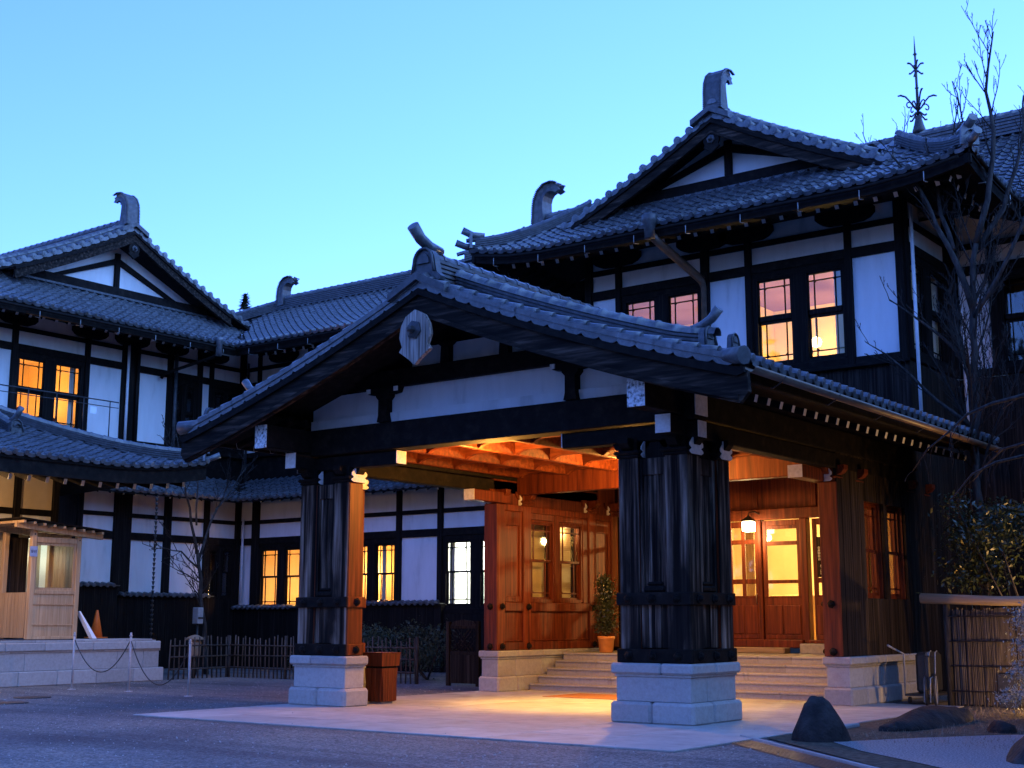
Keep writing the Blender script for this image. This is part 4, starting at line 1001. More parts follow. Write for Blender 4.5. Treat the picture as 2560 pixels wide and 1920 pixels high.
# soffits, fascia, rafters of the bay
def eave_under(parent, rf, s_wall, z_drop=.30, t0=0., t1=None, hips=(0,0)):
    t1 = rf.L if t1 is None else t1
    m = MB(); n = 14; v = []
    for i in range(n+1):
        t = t0+(t1-t0)*i/n; ta = min(max(t, 0), rf.L)
        tw = t0+s_wall*hips[0]+(t1-s_wall*hips[1]-t0-s_wall*hips[0])*i/n
        a = rf.P(t, .10, -.34); b_ = rf.P(tw, s_wall, 0); b_.z = rf.z0+.14
        v += [a, b_]
    m.add(v, [(2*i, 2*i+1, 2*i+3, 2*i+2) for i in range(n)]); put('eave_soffit', m, MAT['dark_wood'], parent)
    m = MB(); sweep(m, [rf.P(t0+(t1-t0)*i/n, .08, 0) for i in range(n+1)], .09, -.34, -.05); put('eave_fascia', m, MAT['dark_wood'], parent)
def gutter_line(parent, rf, t0, t1, drop=.10, r=.04, every=1.35):
    n = 12; pts = [rf.P(t0+(t1-t0)*i/n, -.10, -drop) for i in range(n+1)]
    go = put('gutter', MB().tube(pts, r, 8), MAT['dark_wood'], parent)
    t = t0+.6
    while t < t1-.3:
        a = rf.P(t, -.10, -drop-.03); b_ = rf.P(t, -.02, -drop-.26); c_ = rf.P(t, .12, -drop-.30)
        put('gutter_hook', MB().tube([a, a+Vector((0,0,-.2)), b_, c_], .010, 4), MAT['steel'], go); t += every
eave_under(HALL, bF, 2.0, hips=(1,1)); eave_under(HALL, bR, 2.1, t1=3.1, hips=(1,0)); eave_under(HALL, bL, 2.1, t0=6.4, hips=(0,1))
rafters(bF, HALL, .40, .9, .42, -.43, .5, 12.0); rafters(bR, HALL, .40, .9, .42, -.43, .5, 3.1); rafters(bL, HALL, .40, .9, .42, -.43, 6.4, 9.0)
gutter_line(HALL, bF, .2, 12.3); gutter_line(HALL, bR, .2, 3.2)
# leader head and sloping pipe from the gutter back to the wall
m = MB().lathe([(.12,-.40),(.14,-.06),(.18,0),(.18,.14),(.14,.17)], (-.95,7.66,10.42), 14); lh = put('leader_head', m, MAT['tile_dark'], HALL)
put('sloping_pipe', MB().tube([(-.95,7.72,10.12),(-.9,7.95,10.0),(-.72,9.6,9.42),(-.72,9.70,9.25),(-.72,9.70,7.1)], [.10,.10,.10,.07,.06], 8), MAT['copper'], lh)
# main range roof
hidm = lambda p: abs(p.x) < 6.3 and bR.z(5, 6.25-abs(p.x)) > p.z-.02
lay_tiles(z_main, HALL, 0, True, 0, 0, None, hidm)
zb_ = RF((13.8,22.1),(-1,0),(0,-1), 25., 5.6, 10.38, 3.5, .75); lay_tiles(zb_, HALL, 0, False, 0)
put('end_gable', MB().prism([(10.9,10.3),(22.1,10.3),(16.5,13.8)], (-10.9,0,0), (0,1,0), (0,0,1), (1,0,0), .1), MAT['plaster'], HALL)
verge(z_main, 0, HALL, DISC_ME, .36, .1)
ridge([(-10.6,16.5,13.85),(13.8,16.5,13.85)], HALL, .42, .55, .12, 6)
ridge([(-10.9,16.3,13.78),(-10.9,14.6,12.6),(-10.9,12.9,11.6),(-10.9,11.3,10.66)], HALL, .32, .25, .11, 4)
ridge([(-10.9,16.4,13.8),(-11.7,15.7,13.25),(-12.4,15.1,12.95)], HALL, .32, .3, .11, 4)
shibi(HALL, (-10.5,16.5,14.15), (-1,0,0), 1.2)
eave_under(HALL, z_main, 2.0, t0=17.5, t1=25.); rafters(z_main, HALL, .40, .9, .42, -.43, 17.6, 24.8); gutter_line(HALL, z_main, 17.5, 25)
eave_under(HALL, z_main, 2.0, t0=0, t1=5.0); rafters(z_main, HALL, .40, .9, .42, -.43, .3, 4.8)
put('back_wall', MB().box(-11,13.8,20.2,20.3,0,10.7), MAT['plaster'], HALL)
# finial on the main ridge
FN = thing('roof_finial', (2.25,16.5,14.4), 'tall wrought iron finial with curling leaves standing on the roof ridge', 'finial')
put('vase_base', MB().lathe([(.16,0),(.18,.08),(.13,.25),(.09,.42),(.11,.46),(.07,.5)], (2.25,16.5,14.45), 12), MAT['iron'], FN)
put('shaft', MB().tube([(2.25,16.5,14.9),(2.25,16.5,16.2),(2.25,16.5,16.75),(2.25,16.5,17.25)], [.045,.035,.028,.006], 8), MAT['iron'], FN)
for z in (15.75, 16.72): put('knob', MB().lathe([(.02,-.05),(.06,0),(.02,.05)], (2.25,16.5,z), 8), MAT['iron'], FN)
def curl(z, k, ang, up=True):
    d = Vector((math.cos(ang), math.sin(ang), 0)); o = Vector((2.25,16.5,z))
    P = [(0,0),(.10,.10),(.20,.26),(.30,.38),(.42,.42),(.50,.40)] if up else [(0,0),(.10,-.02),(.20,-.12),(.30,-.20),(.38,-.18)]
    return MB().tube([o+d*a*k+Vector((0,0,b_*k)) for a, b_ in P], [.03,.026,.024,.026,.03,.02][:len(P)], 5)
def scroll(z, k, ang):
    d = Vector((math.cos(ang), math.sin(ang), 0)); o = Vector((2.25,16.5,z)); pts = [o]
    for i in range(13):
        th = PI*.9-i*.45; r = .13*(1-i/16); pts.append(o+d*(.26+r*math.cos(th))*k+Vector((0,0,(.13+r*math.sin(th))*k)))
    return MB().tube(pts, .02, 5)
for i in range(4):
    a = rad(35+90*i)
    put('leaf_scroll', curl(15.10, 1.05, a), MAT['iron'], FN); put('leaf_scroll', scroll(15.08, 1.0, a+.3), MAT['iron'], FN); put('leaf_scroll', curl(15.05, .8, a+.5, False), MAT['iron'], FN)
    put('leaf_scroll', curl(16.28, .45, a), MAT['iron'], FN); put('leaf_scroll', curl(16.26, .5, a, False), MAT['iron'], FN)

# ------------------------------------------------------------------ connecting wing (parallel to the porch front, far left)
WING = thing('connecting_wing', (-12.5,14,0), 'long two-storey white and black connecting wing with plain tiled roof', 'building')
fc = FR((-21.0,13.5),(1,0),(0,-1))
LOWC = dict(LOW, sill=(1.70,1.86), cell=(1.86,4.02))
up_posts = [(-.05,.14),(.78,.92),(3.9,4.08),(5.3,5.48),(7.9,8.08)]
storey(WING, fc, UP, up_posts, 'PPDP')
low_posts = [(-.05,.12),(.74,1.06),(3.25,3.45),(4.95,5.15),(7.29,7.48),(8.96,9.15),(11.63,11.83),(13.3,13.5),(15.0,15.2),(16.85,17.05)]
storey(WING, fc, LOWC, low_posts, 'PWPWPWPDP')
room(WING, fc, 1.0, 3.4, 1.5, 4.1, 2.6, 'room_cream', 'room_cream', 190, (1,.53,.15), 2.9, 2.7, True, ((2.0,2.12),), floor='room_cream')
room(WING, fc, 5.0, 7.4, 1.5, 4.1, 2.8, 'room_cream', 'room_cream', 150, (1,.53,.16), 5.5, 3.2, False, ((6.45,6.6),), floor='room_cream')
put('white_cabinet', MB().box(-14.75,-14.0,15.6,15.9,1.55,3.3,.02), MAT['room_white'], WING)
room(WING, fc, 9.1, 11.7, 1.3, 4.1, 2.2, 'room_white', 'room_white', 200, (1,.97,.86), 10.1, 3.4, False, ((9.2,9.4),), floor='room_white')
for u in (2.1,4.0,5.4,8.0): corbel(WING, fc, u, 10.17, 1.3)
# wainscot of dark planks with a small tiled coping, below the lower windows
def wainscot(parent, fr, u0, u1, zt, n0=.02, dz=0.):
    k = int((u1-u0)/.3)
    for i in range(k): fput('wainscot_board', parent, fr, u0+(u1-u0)*i/k+.004, u0+(u1-u0)*(i+1)/k-.004, n0, n0+.16+.006*(i % 2), 0, zt-.06, MAT['dark_wood_v'])
    fput('coping_board', parent, fr, u0, u1, n0, n0+.24, zt-.06, zt-.02, MAT['dark_wood'])
    for i in range(int((u1-u0)/.24)):
        c_ = fr.p(u0+.24*i+.12, n0+.30, zt-.005); e = fr.p(u0+.24*i+.12, n0, zt+.055)
        put('coping_tile', MB().tube([c_, e], .062, 7), MAT['tile'], parent)
    fput('coping_bed', parent, fr, u0, u1, n0, n0+.28, zt-.02, zt+.01, MAT['tile_dark'])
wainscot(WING, fc, .1, 3.2, 1.93); wainscot(WING, fc, 3.4, 9.25, 2.02); fput('lower_boarding', WING, fc, 9.2, 17.0, -.1, .05, 0, 1.70, MAT['dark_wood_v'])
# pent roof between the storeys
cp = RF((-19.6,12.15),(1,0),(0,1), 13.6, 1.35, 5.42, .72, .8, 0, 2, -1, 0); lay_tiles(cp, WING, 0, True)
rafters(cp, WING, .22, 1.1, .45, -.16, .4, 13.3, .06, .07)
m = MB(); m.add([cp.P(0,.1,-.12), cp.P(13.6,.1,-.12), cp.P(13.6,1.3,-.02), cp.P(-1.3,1.3,-.02)], [(0,3,2,1)]); put('pent_soffit', m, MAT['dark_wood'], WING)
fput('wall_back', WING, fc, -.6, 17, -.3, -.12, 4.9, 7.3, MAT['dark_wood'])
# main roof of the wing
cF = RF((-19.0,11.4),(1,0),(0,1), 9.2, 4.6, 10.40, 2.48, .75, 0, 2, -1, 0); lay_tiles(cF, WING, 260, True)
cB = RF((-9.8,20.6),(-1,0),(0,-1), 12.2, 4.6, 10.40, 2.48, .75); lay_tiles(cB, WING, 0, False)
ridge([(-22.0,16.0,12.86),(-10.2,16.0,12.86)], WING, .38, .42, .115, 6)
shibi(WING, (-21.95,16.0,13.0), (-1,0,0), .95)
ridge([(-22.1,15.95,12.85),(-23.3,14.8,12.3),(-24.5,13.6,11.7)], WING, .32, .32, .10, 5)
eave_under(WING, cF, 2.1, t0=-.1, t1=9.2); rafters(cF, WING, .40, .9, .44, -.43, .35, 9.0); gutter_line(WING, cF, .1, 9.0)
put('back_wall', MB().box(-21,-4,18.5,18.6,0,10.7), MAT['plaster'], WING)
put('downpipe', MB().tube([(-20.62,13.38,10.3),(-20.62,13.38,6.2)], .04, 8), MAT['iron'], WING); put('downpipe', MB().tube([(-20.62,13.38,4.9),(-20.62,13.38,2.1)], .04, 8), MAT['sash_white'], WING)

# ------------------------------------------------------------------ side wing (faces right, far left of the view)
SIDE = thing('side_wing', (-21,8,0), 'two-storey wing with hip-and-gable roof and tall white panels, facing the court', 'building')
fw_ = FR((-21.0,0),(0,1),(1,0))
su = [(-.2,0.),(2.3,2.46),(4.5,4.68),(7.03,7.2),(8.42,8.95),(10.22,10.42),(11.48,11.66),(12.0,12.15),(13.36,13.56)]
storey(SIDE, fw_, UP, su, 'WPWPPDPD')
room(SIDE, fw_, 4.55, 7.15, 6.85, 9.7, 3.0, 'room_cream', 'room_cream', 230, (1,.48,.11), 5.7, 8.2, False, ((6.7,6.9),))
put('cabinet', MB().box(-22.9,-22.5,4.7,5.9,6.9,8.0,.02), MAT['warm_wood'], SIDE); put('desk', MB().box(-22.4,-21.9,6.1,6.8,6.9,7.7,.02), MAT['warm_wood'], SIDE)
for u in (4.59,7.11,8.7,10.3,12.05): corbel(SIDE, fw_, u, 10.17, 1.25)
put('downpipe', MB().tube([(-20.86,8.56,10.2),(-20.86,8.56,6.9)], .045, 8), MAT['sash_white'], SIDE); put('downpipe', MB().tube([(-20.82,8.92,10.2),(-20.82,8.92,6.9)], .06, 8), MAT['dark_wood_v'], SIDE)
put('downpipe', MB().tube([(-20.86,10.46,10.2),(-20.86,10.46,6.4)], .065, 8), MAT['tile_dark'], SIDE)
sl = [(7.05,7.25),(8.40,9.05),(10.35,10.62),(12.0,12.2),(13.36,13.56)]
storey(SIDE, fw_, LOW, sl, 'PPPD')
wainscot(SIDE, fw_, 7.0, 8.55, 2.58); wainscot(SIDE, fw_, 8.6, 12.3, 2.30); fput('lower_boarding', SIDE, fw_, 12.3, 13.5, 0, .06, 0, 2.2, MAT['dark_wood_v'])
fput('lower_boarding', SIDE, fw_, -6, 7.1, -.12, -.02, 0, 7.0, MAT['dark_wood_v'])
fput('wall_back', SIDE, fw_, 5, 14.2, -.3, -.12, 4.9, 7.3, MAT['dark_wood'])
sp = RF((-19.62,6.3),(0,1),(-1,0), 5.85, 1.35, 5.42, .72, .8, 0, 2, 0, -1); lay_tiles(sp, SIDE, 0, True); rafters(sp, SIDE, .22, 1.1, .45, -.16, .3, 5.6, .06, .07)
m = MB(); m.add([sp.P(0,.1,-.12), sp.P(5.85,.1,-.12), sp.P(7.1,1.3,-.02), sp.P(0,1.3,-.02)], [(0,3,2,1)]); put('pent_soffit', m, MAT['dark_wood'], SIDE)
# roofs
sF = RF((-19.0,-4),(0,1),(-1,0), 15.4, 1.95, 10.38, 1.33, .8, 0, 2, 0, -1); lay_tiles(sF, SIDE, 120, True)
sS = RF((-34,1.9),(1,0),(0,1), 13.85, 6.1, 11.03, 2.75, .75); sN = RF((-20.15,14.1),(-1,0),(0,-1), 13.85, 6.1, 11.03, 2.75, .75)
lay_tiles(sS, SIDE, 0, False, 0, 1.15); lay_tiles(sN, SIDE, 0, False, 0, 1.15)
verge(sS, 1, SIDE, DISC_ME, .36, 1.2); verge(sN, 0, SIDE, DISC_ME, .36, 1.2)
ridge([(-20.3,8,13.76),(-34,8,13.76)], SIDE, .34, .34, .11, 5); shibi(SIDE, (-20.25,8.0,13.95), (1,0,0), 1.0)
put('apex_tile', MB().prism([(-.5,-.16),(0,.10),(.5,-.16),(.5,-.30),(0,-.04),(-.5,-.30)], (-20.05,8,13.9), (0,1,0), (0,0,1), (-1,0,0), .34), MAT['tile_dark'], SIDE)
for rf, tt in ((sS, sS.L-.38), (sN, .38)): ridge([rf.P(tt, rf.S-.15-(rf.S-1.9)*i/10, .05) for i in range(11)], SIDE, .25, .17, .10, 3)
gable_wall(SIDE, (-20.95,8.0), (0,1), (1,0), 3.25, 11.92, 13.35, 0, sN, 0, sS, 1, .62, (-20.18,8.0,13.2))
eave_under(SIDE, sF, 2.0); rafters(sF, SIDE, .40, .9, .43, -.43, 3.0, 15.1); gutter_line(SIDE, sF, 2, 15.3)
m = MB().lathe([(.10,-.5),(.11,-.06),(.14,0),(.14,.10)], (-18.88,10.55,10.42), 12); lh = put('leader_head', m, MAT['tile'], SIDE)
put('sloping_pipe', MB().tube([(-18.9,10.55,10.0),(-19.1,10.5,9.9),(-20.75,9.9,9.45),(-20.85,9.85,9.3)], .055, 8), MAT['dark_wood'], lh)
# balcony rail above the side porch roof
rl = put('roof_rail', MB().tube([(-18.6,2.2,7.85),(-18.6,6.6,7.85)], .018, 6), MAT['iron'], SIDE); put('rail_bar', MB().tube([(-18.6,2.2,7.68),(-18.6,6.6,7.68)], .012, 6), MAT['iron'], rl)
for y in (2.7,3.6,4.5,5.4,6.3): put('rail_post', MB().tube([(-18.6,y,6.8),(-18.6,y,7.85)], .016, 6), MAT['iron'], rl)
put('notice_card', MB().box(-18.6,-18.59,5.62,5.84,7.42,7.62), MAT['white_card'], rl)

# ------------------------------------------------------------------ side porch: granite platform and low tiled roof, far left
PLAT = thing('stone_platform', (-16,2,0), 'long pale granite platform of coursed blocks under the low side roof', 'platform')
put('platform_core', MB().box(-20.8,-14.3,-7,4.95,0,1.03), MAT['granite'], PLAT)
ys = [-7,-5.2,-3.4,-1.6,.1,1.15,2.5,3.75,4.55,5.04]
for a, b_ in zip(ys, ys[1:]):
    put('stone', MB().box(-14.9,-14.26,a+.003,b_-.003,.345,.76,.008), MAT['granite'], PLAT); put('stone', MB().box(-15.2,-14.20,a+.5+.003,min(b_+.5,5.10)-.003,.80,1.0,.02), MAT['granite'], PLAT) if a+.5 < 5 else None
    put('stone', MB().box(-15.4,-14.24,a+.25+.003,min(b_+.25,4.86)-.003,1.0,1.06,.008), MAT['granite'], PLAT) if a+.25 < 4.8 else None
    put('stone', MB().box(-14.9,-14.24,a-.4+.003,b_-.4-.003 if b_ < 5 else 5.06,.762,.798,.004), MAT['granite'], PLAT)
ys = [-7,-4.6,-2.6,-.6,.95,2.0,3.1,4.2,5.14]
for a, b_ in zip(ys, ys[1:]): put('stone', MB().box(-15,-14.16,a+.003,b_-.003,0,.34,.02), MAT['granite'], PLAT)
for a, b_ in zip((-20.8,-19,-17.2,-15.8),(-19,-17.2,-15.8,-14.3)):
    put('stone', MB().box(a+.003,b_-.003,4.9,5.02,.345,.76,.008), MAT['granite'], PLAT); put('stone', MB().box(a+.003,b_-.003,4.9,5.12,0,.34,.02), MAT['granite'], PLAT); put('stone', MB().box(a+.003,b_-.003,4.9,5.08,.77,1.0,.02), MAT['granite'], PLAT)
SP = thing('side_porch', (-16,0,1), 'low tiled side porch roof with white rafter ends above the stone platform', 'porch')
qF = RF((-13.2,-7.5),(0,1),(-1,0), 13.0, 4.3, 5.28, 1.62, .72, .30, 3.0, 0, 1, False, True); lay_tiles(qF, SP, 300, True, .05)
qE = RF((-13.2,5.5),(-1,0),(0,-1), 8.0, 4.3, 5.28, 1.62, .72, .30, 3.0, 1, 0, True, False); lay_tiles(qE, SP, 0, True, .05)
pts = []
for i in range(11):
    a = .1+4.1*i/10; p = Vector((-13.2-a, 5.5-a, qE.z(a, a)+.03)); pts.append(p)
ridge(pts[::-1], SP, .28, .22, .10, 4)
e = pts[0]; dd = Vector((1,1,0)).normalized(); put('upturned_tile', MB().tube([e-dd*.1+Vector((0,0,.06)), e+dd*.2+Vector((0,0,.08)), e+dd*.45+Vector((0,0,.18))], [.07,.075,.08], 9), MAT['tile'], SP)
put('hip_end_tile', MB().prism([(-.17,0),(.17,0),(.15,.26),(.08,.36),(-.08,.36),(-.15,.26)], e+dd*.02, Vector((dd.y,-dd.x,0)), (0,0,1), dd, .06), MAT['tile'], SP)
ridge([(-17.3,1.35,6.95),(-16.4,1.35,6.42),(-15.55,1.35,6.05)], SP, .26, .22, .10, 4); onigawara(SP, (-15.5,1.35,6.02), (1,0,.15), .85)
ridge([(-17.3,1.4,6.98),(-17.3,-7,6.98)], SP, .34, .35, .11, 5)
rafters(qF, SP, .42, 1.0, .50, -.54, 5.2, 12.6, .085, .13)
put('eave_fascia', sweep(MB(), [qF.P(13*i/16, .1, 0) for i in range(17)], .10, -.46, -.06), MAT['dark_wood'], SP)
m = MB(); v = []
for i in range(13):
    a = qF.P(13*i/12, .12, -.46); b_ = qF.P(13*i/12-(3.4 if i == 12 else 0), 3.4, 0); b_.z = 5.3; v += [a, b_]
m.add(v, [(2*i, 2*i+1, 2*i+3, 2*i+2) for i in range(12)]); put('eave_soffit', m, MAT['dark_wood'], SP)
m = MB(); m.add([(-13.3,5.4,5.25),(-20.8,5.4,5.0),(-20.8,2.0,5.35),(-16.6,2.0,5.35)], [(0,1,2,3)]); put('eave_soffit', m, MAT['dark_wood'], SP)
fsp = FR((-16.9,0),(0,1),(1,0))
for a, b_ in ((-3,-2.85),(-.6,-.45),(.9,1.05),(2.28,2.46),(3.42,3.60)): fput('post', SP, fsp, a, b_, -.1, .06, 1.06, 5.3, MAT['dark_wood_v'], .01)
for (a, b_), z0, z1, mt in [((g0, g1), z0, z1, mt) for g0, g1 in ((-2.85,-.6),(-.45,.9),(1.05,2.28),(2.46,3.42)) for z0, z1, mt in ((4.38,5.3,'lamplit_plaster'),(3.95,4.22,'plaster'),(1.7,3.8,'lamplit_plaster'),(1.06,1.7,'plank_wood'))]: fput('wall_panel', SP, fsp, a, b_, -.08, -.03, z0, z1, MAT[mt])
for z0, z1 in ((4.22,4.38),(3.8,3.95)):
    for g0, g1 in ((-2.85,-.6),(-.45,.9),(1.05,2.28),(2.46,3.42)): fput('rail', SP, fsp, g0, g1, -.08, .04, z0, z1, MAT['dark_wood'])
put('side_wall', MB().box(-20.9,-16.9,3.45,3.55,1.06,5.2), MAT['dark_wood_v'], SP)
lamp('side_porch_light', 'POINT', (-14.4,-.9,4.6), 260, (1,.58,.24), SP, .15)
put('porch_lamp', MB().lathe([(.10,-.1),(.13,0),(.10,.06)], (-14.4,-.9,4.82), 10), MAT['globe'], SP)

# ticket booth of new pale timber
BO = thing('wooden_booth', (-15.4,2.5,1.06), 'small pale timber booth with glazed front standing on the stone platform', 'booth')
fbo = FR((-15.2,1.78),(0,1),(1,0)); BW = MAT['booth_wood']
for a, b_ in ((0,.13),(1.29,1.42)):
    for n0 in (-.12,-1.3): fput('post', BO, fbo, a, b_, n0, n0+.13, 1.06, 3.72, BW, .012)
fput('top_rail', BO, fbo, .13, 1.29, -.11, .0, 3.42, 3.56, BW, .01); fput('mid_rail', BO, fbo, .13, 1.29, -.11, .0, 2.16, 2.26, BW, .01); fput('bottom_rail', BO, fbo, .13, 1.29, -.11, .0, 1.06, 1.14, BW, .01)
for i in range(6): fput('board', BO, fbo, .13+.193*i+.001, .13+.193*(i+1)-.001, -.08, -.03, 1.14, 2.16, BW, .003)
for z in (1.40, 1.90): fput('batten', BO, fbo, .10, 1.29, -.03, .0, z, z+.025, BW)
m = MB()
for a in ((.13,.19,2.26,3.42),(1.23,1.29,2.26,3.42),(.19,1.23,3.36,3.42),(.19,1.23,2.26,2.32)): fbox(m, fbo, a[0], a[1], -.09, -.04, a[2], a[3])
wo = put('window_frame', m, BW, BO); fput('pane', wo, fbo, .19, 1.23, -.07, -.064, 2.32, 3.36, MAT['glass'])
for i in range(7): fput('side_board', BO, fbo, -.0, .04, -1.18+.15*i, -1.04+.15*i, 1.1, 2.2, BW); fput('side_board', BO, fbo, 1.38, 1.42, -1.18+.15*i, -1.04+.15*i, 1.1, 3.5, BW)
fput('back_board', BO, fbo, .05, .75, -1.35, -1.31, 1.1, 3.6, MAT['plank_wood'])
m = MB(); sweep(m, [fbo.p(-.55,.10,3.86), fbo.p(1.95,.10,3.66)], .10, -.10, .04); put('front_beam', m, BW, BO)
m = MB(); sweep(m, [fbo.p(-.55,-1.25,3.86), fbo.p(1.95,-1.25,3.66)], .10, -.10, .04); put('rear_beam', m, BW, BO)
for i in range(9):
    u = -.50+.28*i; z = 3.92-.08*u-.04
    put('rafter', MB().add([fbo.p(u-.03,.42,z-.06),fbo.p(u+.03,.42,z-.065),fbo.p(u+.03,-1.6,z-.065),fbo.p(u-.03,-1.6,z-.06),fbo.p(u-.03,.42,z),fbo.p(u+.03,.42,z-.005),fbo.p(u+.03,-1.6,z-.005),fbo.p(u-.03,-1.6,z)], [(0,3,2,1),(4,5,6,7),(0,1,5,4),(1,2,6,5),(2,3,7,6),(3,0,4,7)]), BW, BO)
put('roof_board', MB().add([fbo.p(-.62,.45,3.955),fbo.p(2.0,.45,3.745),fbo.p(2.0,-1.65,3.745),fbo.p(-.62,-1.65,3.955)]+[fbo.p(-.62,.45,3.985),fbo.p(2.0,.45,3.775),fbo.p(2.0,-1.65,3.775),fbo.p(-.62,-1.65,3.985)], [(0,3,2,1),(4,5,6,7),(0,1,5,4),(1,2,6,5),(2,3,7,6),(3,0,4,7)]), MAT['dark_wood'], BO)
for u, z in ((.065,3.62),(1.355,3.52),(.1,3.78),(1.36,3.68)): put('bolt', MB().lathe([(.022,0),(.022,.02)], fbo.p(u, .0, z), 6, False, (1,0,0)), MAT['iron'], BO)
cdn = put('notice_card', MB().box(-15.19,-15.18,1.72,1.93,3.07,3.32), MAT['blue_card'], BO)
text('lettering', '受付', (-15.178,1.825,3.16), .085, cdn, Matrix.Rotation(rad(90),4,'Z') @ Matrix.Rotation(rad(90),4,'X'), MAT['iron'])
# white lit panel inside the booth (a window of the hall beyond)
room(BO, FR((-16.62,1.78),(0,1),(1,0)), .35, 1.4, 1.9, 3.6, .5, 'room_white', 'room_white', 14, (.92,1,.86), .8, 3.3, False, (), 0, 'room_white')
# cone, leaning board
CN = thing('traffic_cone', (-16.2,4.4,1.06), 'orange traffic cone standing on the stone platform', 'cone')
put('cone_body', MB().lathe([(.17,.03),(.03,.72),(.02,.73)], (-16.2,4.5,1.06), 14), MAT['cone'], CN); put('cone_base', MB().box(-16.42,-15.98,4.28,4.72,1.06,1.09,.01), MAT['cone'], CN)
put('white_board', MB().add([(-15.2,3.24,1.75),(-15.2,3.28,1.75),(-14.95,3.62,1.07),(-14.95,3.50,1.07),(-15.35,3.24,1.75),(-15.35,3.28,1.75),(-15.1,3.62,1.07),(-15.1,3.50,1.07)], [(0,3,2,1),(4,5,6,7),(0,1,5,4),(1,2,6,5),(2,3,7,6),(3,0,4,7)]), MAT['white_card'], None, label='narrow white board leaning against the side of the timber booth', cat='board')

# ------------------------------------------------------------------ things in the court, left side
def tilt(a, d): return Matrix.Rotation(a, 4, d)
FE = thing('bamboo_fence', (-11,7.6,0), 'low rustic bamboo picket fence running along the foot of the wing', 'fence')
pk = MB().tube([(0,0,0),(0,0,1.0)], [.021,.017], 6); PK = shared('picket', pk, MAT['old_bamboo'])
def pickets(a, b_, step):
    a, b_ = Vector(a), Vector(b_); n = int((b_-a).length/step)
    for i in range(n+1):
        p = a+(b_-a)*i/n+Vector((0,RND.uniform(-.012,.012),0))
        put('picket', PK, None, FE, Matrix.Translation(p) @ tilt(RND.gauss(0,.018),'X') @ tilt(RND.gauss(0,.018),'Y') @ Matrix.Diagonal((1,1,RND.uniform(1.0,1.14),1)))
    for z in (.26,.58,.86):
        d = (b_-a).normalized(); s_ = Vector((d.y,-d.x,0))*.035
        put('fence_rail', MB().tube([a+s_+Vector((0,0,z)), (a+b_)/2+s_+Vector((0,0,z+RND.uniform(-.02,.02))), b_+s_+Vector((0,0,z))], .02, 6), MAT['old_bamboo'], FE)
pickets((-14.35,5.45,0), (-14.5,7.5,0), .17); pickets((-14.45,7.6,0), (-7.75,7.6,0), .155)
for x, y in ((-14.48,7.56),(-12.3,7.62),(-10.1,7.62),(-7.72,7.62)): put('fence_post', MB().tube([(x,y,0),(x,y,1.12)], .045, 8), MAT['bark'], FE)
GT = thing('lattice_gate', (-6.15,7.5,0), 'dark wooden gate with a diagonal lattice panel beside the vestibule', 'gate')
for x in (-6.62,-5.72): put('gate_post', MB().box(x-.05,x+.05,7.45,7.55,0,1.5,.01), MAT['plank_wood'], GT)
put('gate_rail', MB().box(-6.56,-5.78,7.47,7.53,1.32,1.40,.01), MAT['plank_wood'], GT); put('gate_rail', MB().box(-6.56,-5.78,7.47,7.53,.72,.80,.01), MAT['plank_wood'], GT)
for i in range(5): put('gate_board', MB().box(-6.56+.156*i+.003,-6.56+.156*(i+1)-.003,7.475,7.515,.06,.72), MAT['plank_wood'], GT)
put('gate_arch', MB().prism([(-.39,0),(.39,0),(.30,.10),(0,.14),(-.30,.10)], (-6.17,7.48,1.40), (1,0,0), (0,0,1), (0,1,0), .05), MAT['plank_wood'], GT)
for i in range(9):
    for s_ in (-1, 1):
        x = -6.62+.11*i; a = Vector((x,7.50+.012*s_,.80)); b_ = a+Vector((s_*.5,0,.52))
        k0, k1 = 0., 1.
        pa, pb = a, b_
        lo, hi = -6.56, -5.78
        if pb.x > hi: t_ = (hi-a.x)/(pb.x-a.x); pb = a+(b_-a)*max(0,t_)
        if pb.x < lo: t_ = (lo-a.x)/(pb.x-a.x); pb = a+(b_-a)*max(0,t_)
        if lo <= pa.x <= hi and (pb-pa).length > .05: put('lattice_slat', MB().tube([pa, pb], .012, 4), MAT['plank_wood'], GT)
# chain posts
cps = [(-12.15,1.0), (-10.42,1.22), (-7.95,.82)]
for i, (x, y) in enumerate(cps):
    c = thing('chain_post', (x,y,0), ['slim steel chain post before the middle of the stone platform', 'slim steel chain post between the other two chain posts', 'slim steel chain post standing before the bamboo fence'][i], 'post', 'chain posts on the gravel')
    h_ = 1.2 if i < 2 else 1.08
    put('shaft', MB().tube([(x,y,0),(x,y,h_)], .026, 10), MAT['steel'], c); put('cap', MB().lathe([(.034,-.02),(.036,0),(.02,.025),(.026,.045),(.012,.065)], (x,y,h_), 10), MAT['steel'], c); put('foot', MB().lathe([(.09,0),(.09,.012),(.03,.02)], (x,y,0), 12), MAT['steel'], c)
def chain(a, b_, sag, label):
    a, b_ = Vector(a), Vector(b_); pts = []
    for i in range(25):
        q = i/24; p = a+(b_-a)*q; p.z -= sag*4*q*(1-q); pts.append(p)
    put('hanging_chain', MB().tube(pts, .012, 5), MAT['iron'], None, label=label, cat='chain', group='chains between the posts')
chain((-12.15,1.0,1.12),(-10.42,1.22,1.12),.72,'dark chain sagging between the two steel posts before the stone platform'); chain((-10.42,1.22,1.10),(-7.95,.82,.98),.85,'dark chain sagging deeply towards the steel post before the bamboo fence')
put('hanging_chain', MB().tube([(-12.15,1.0,1.10),(-16.5,-2.2,1.05)], .012, 5), MAT['iron'], None, label='taut dark chain along the front of the stone platform', cat='chain', group='chains between the posts')
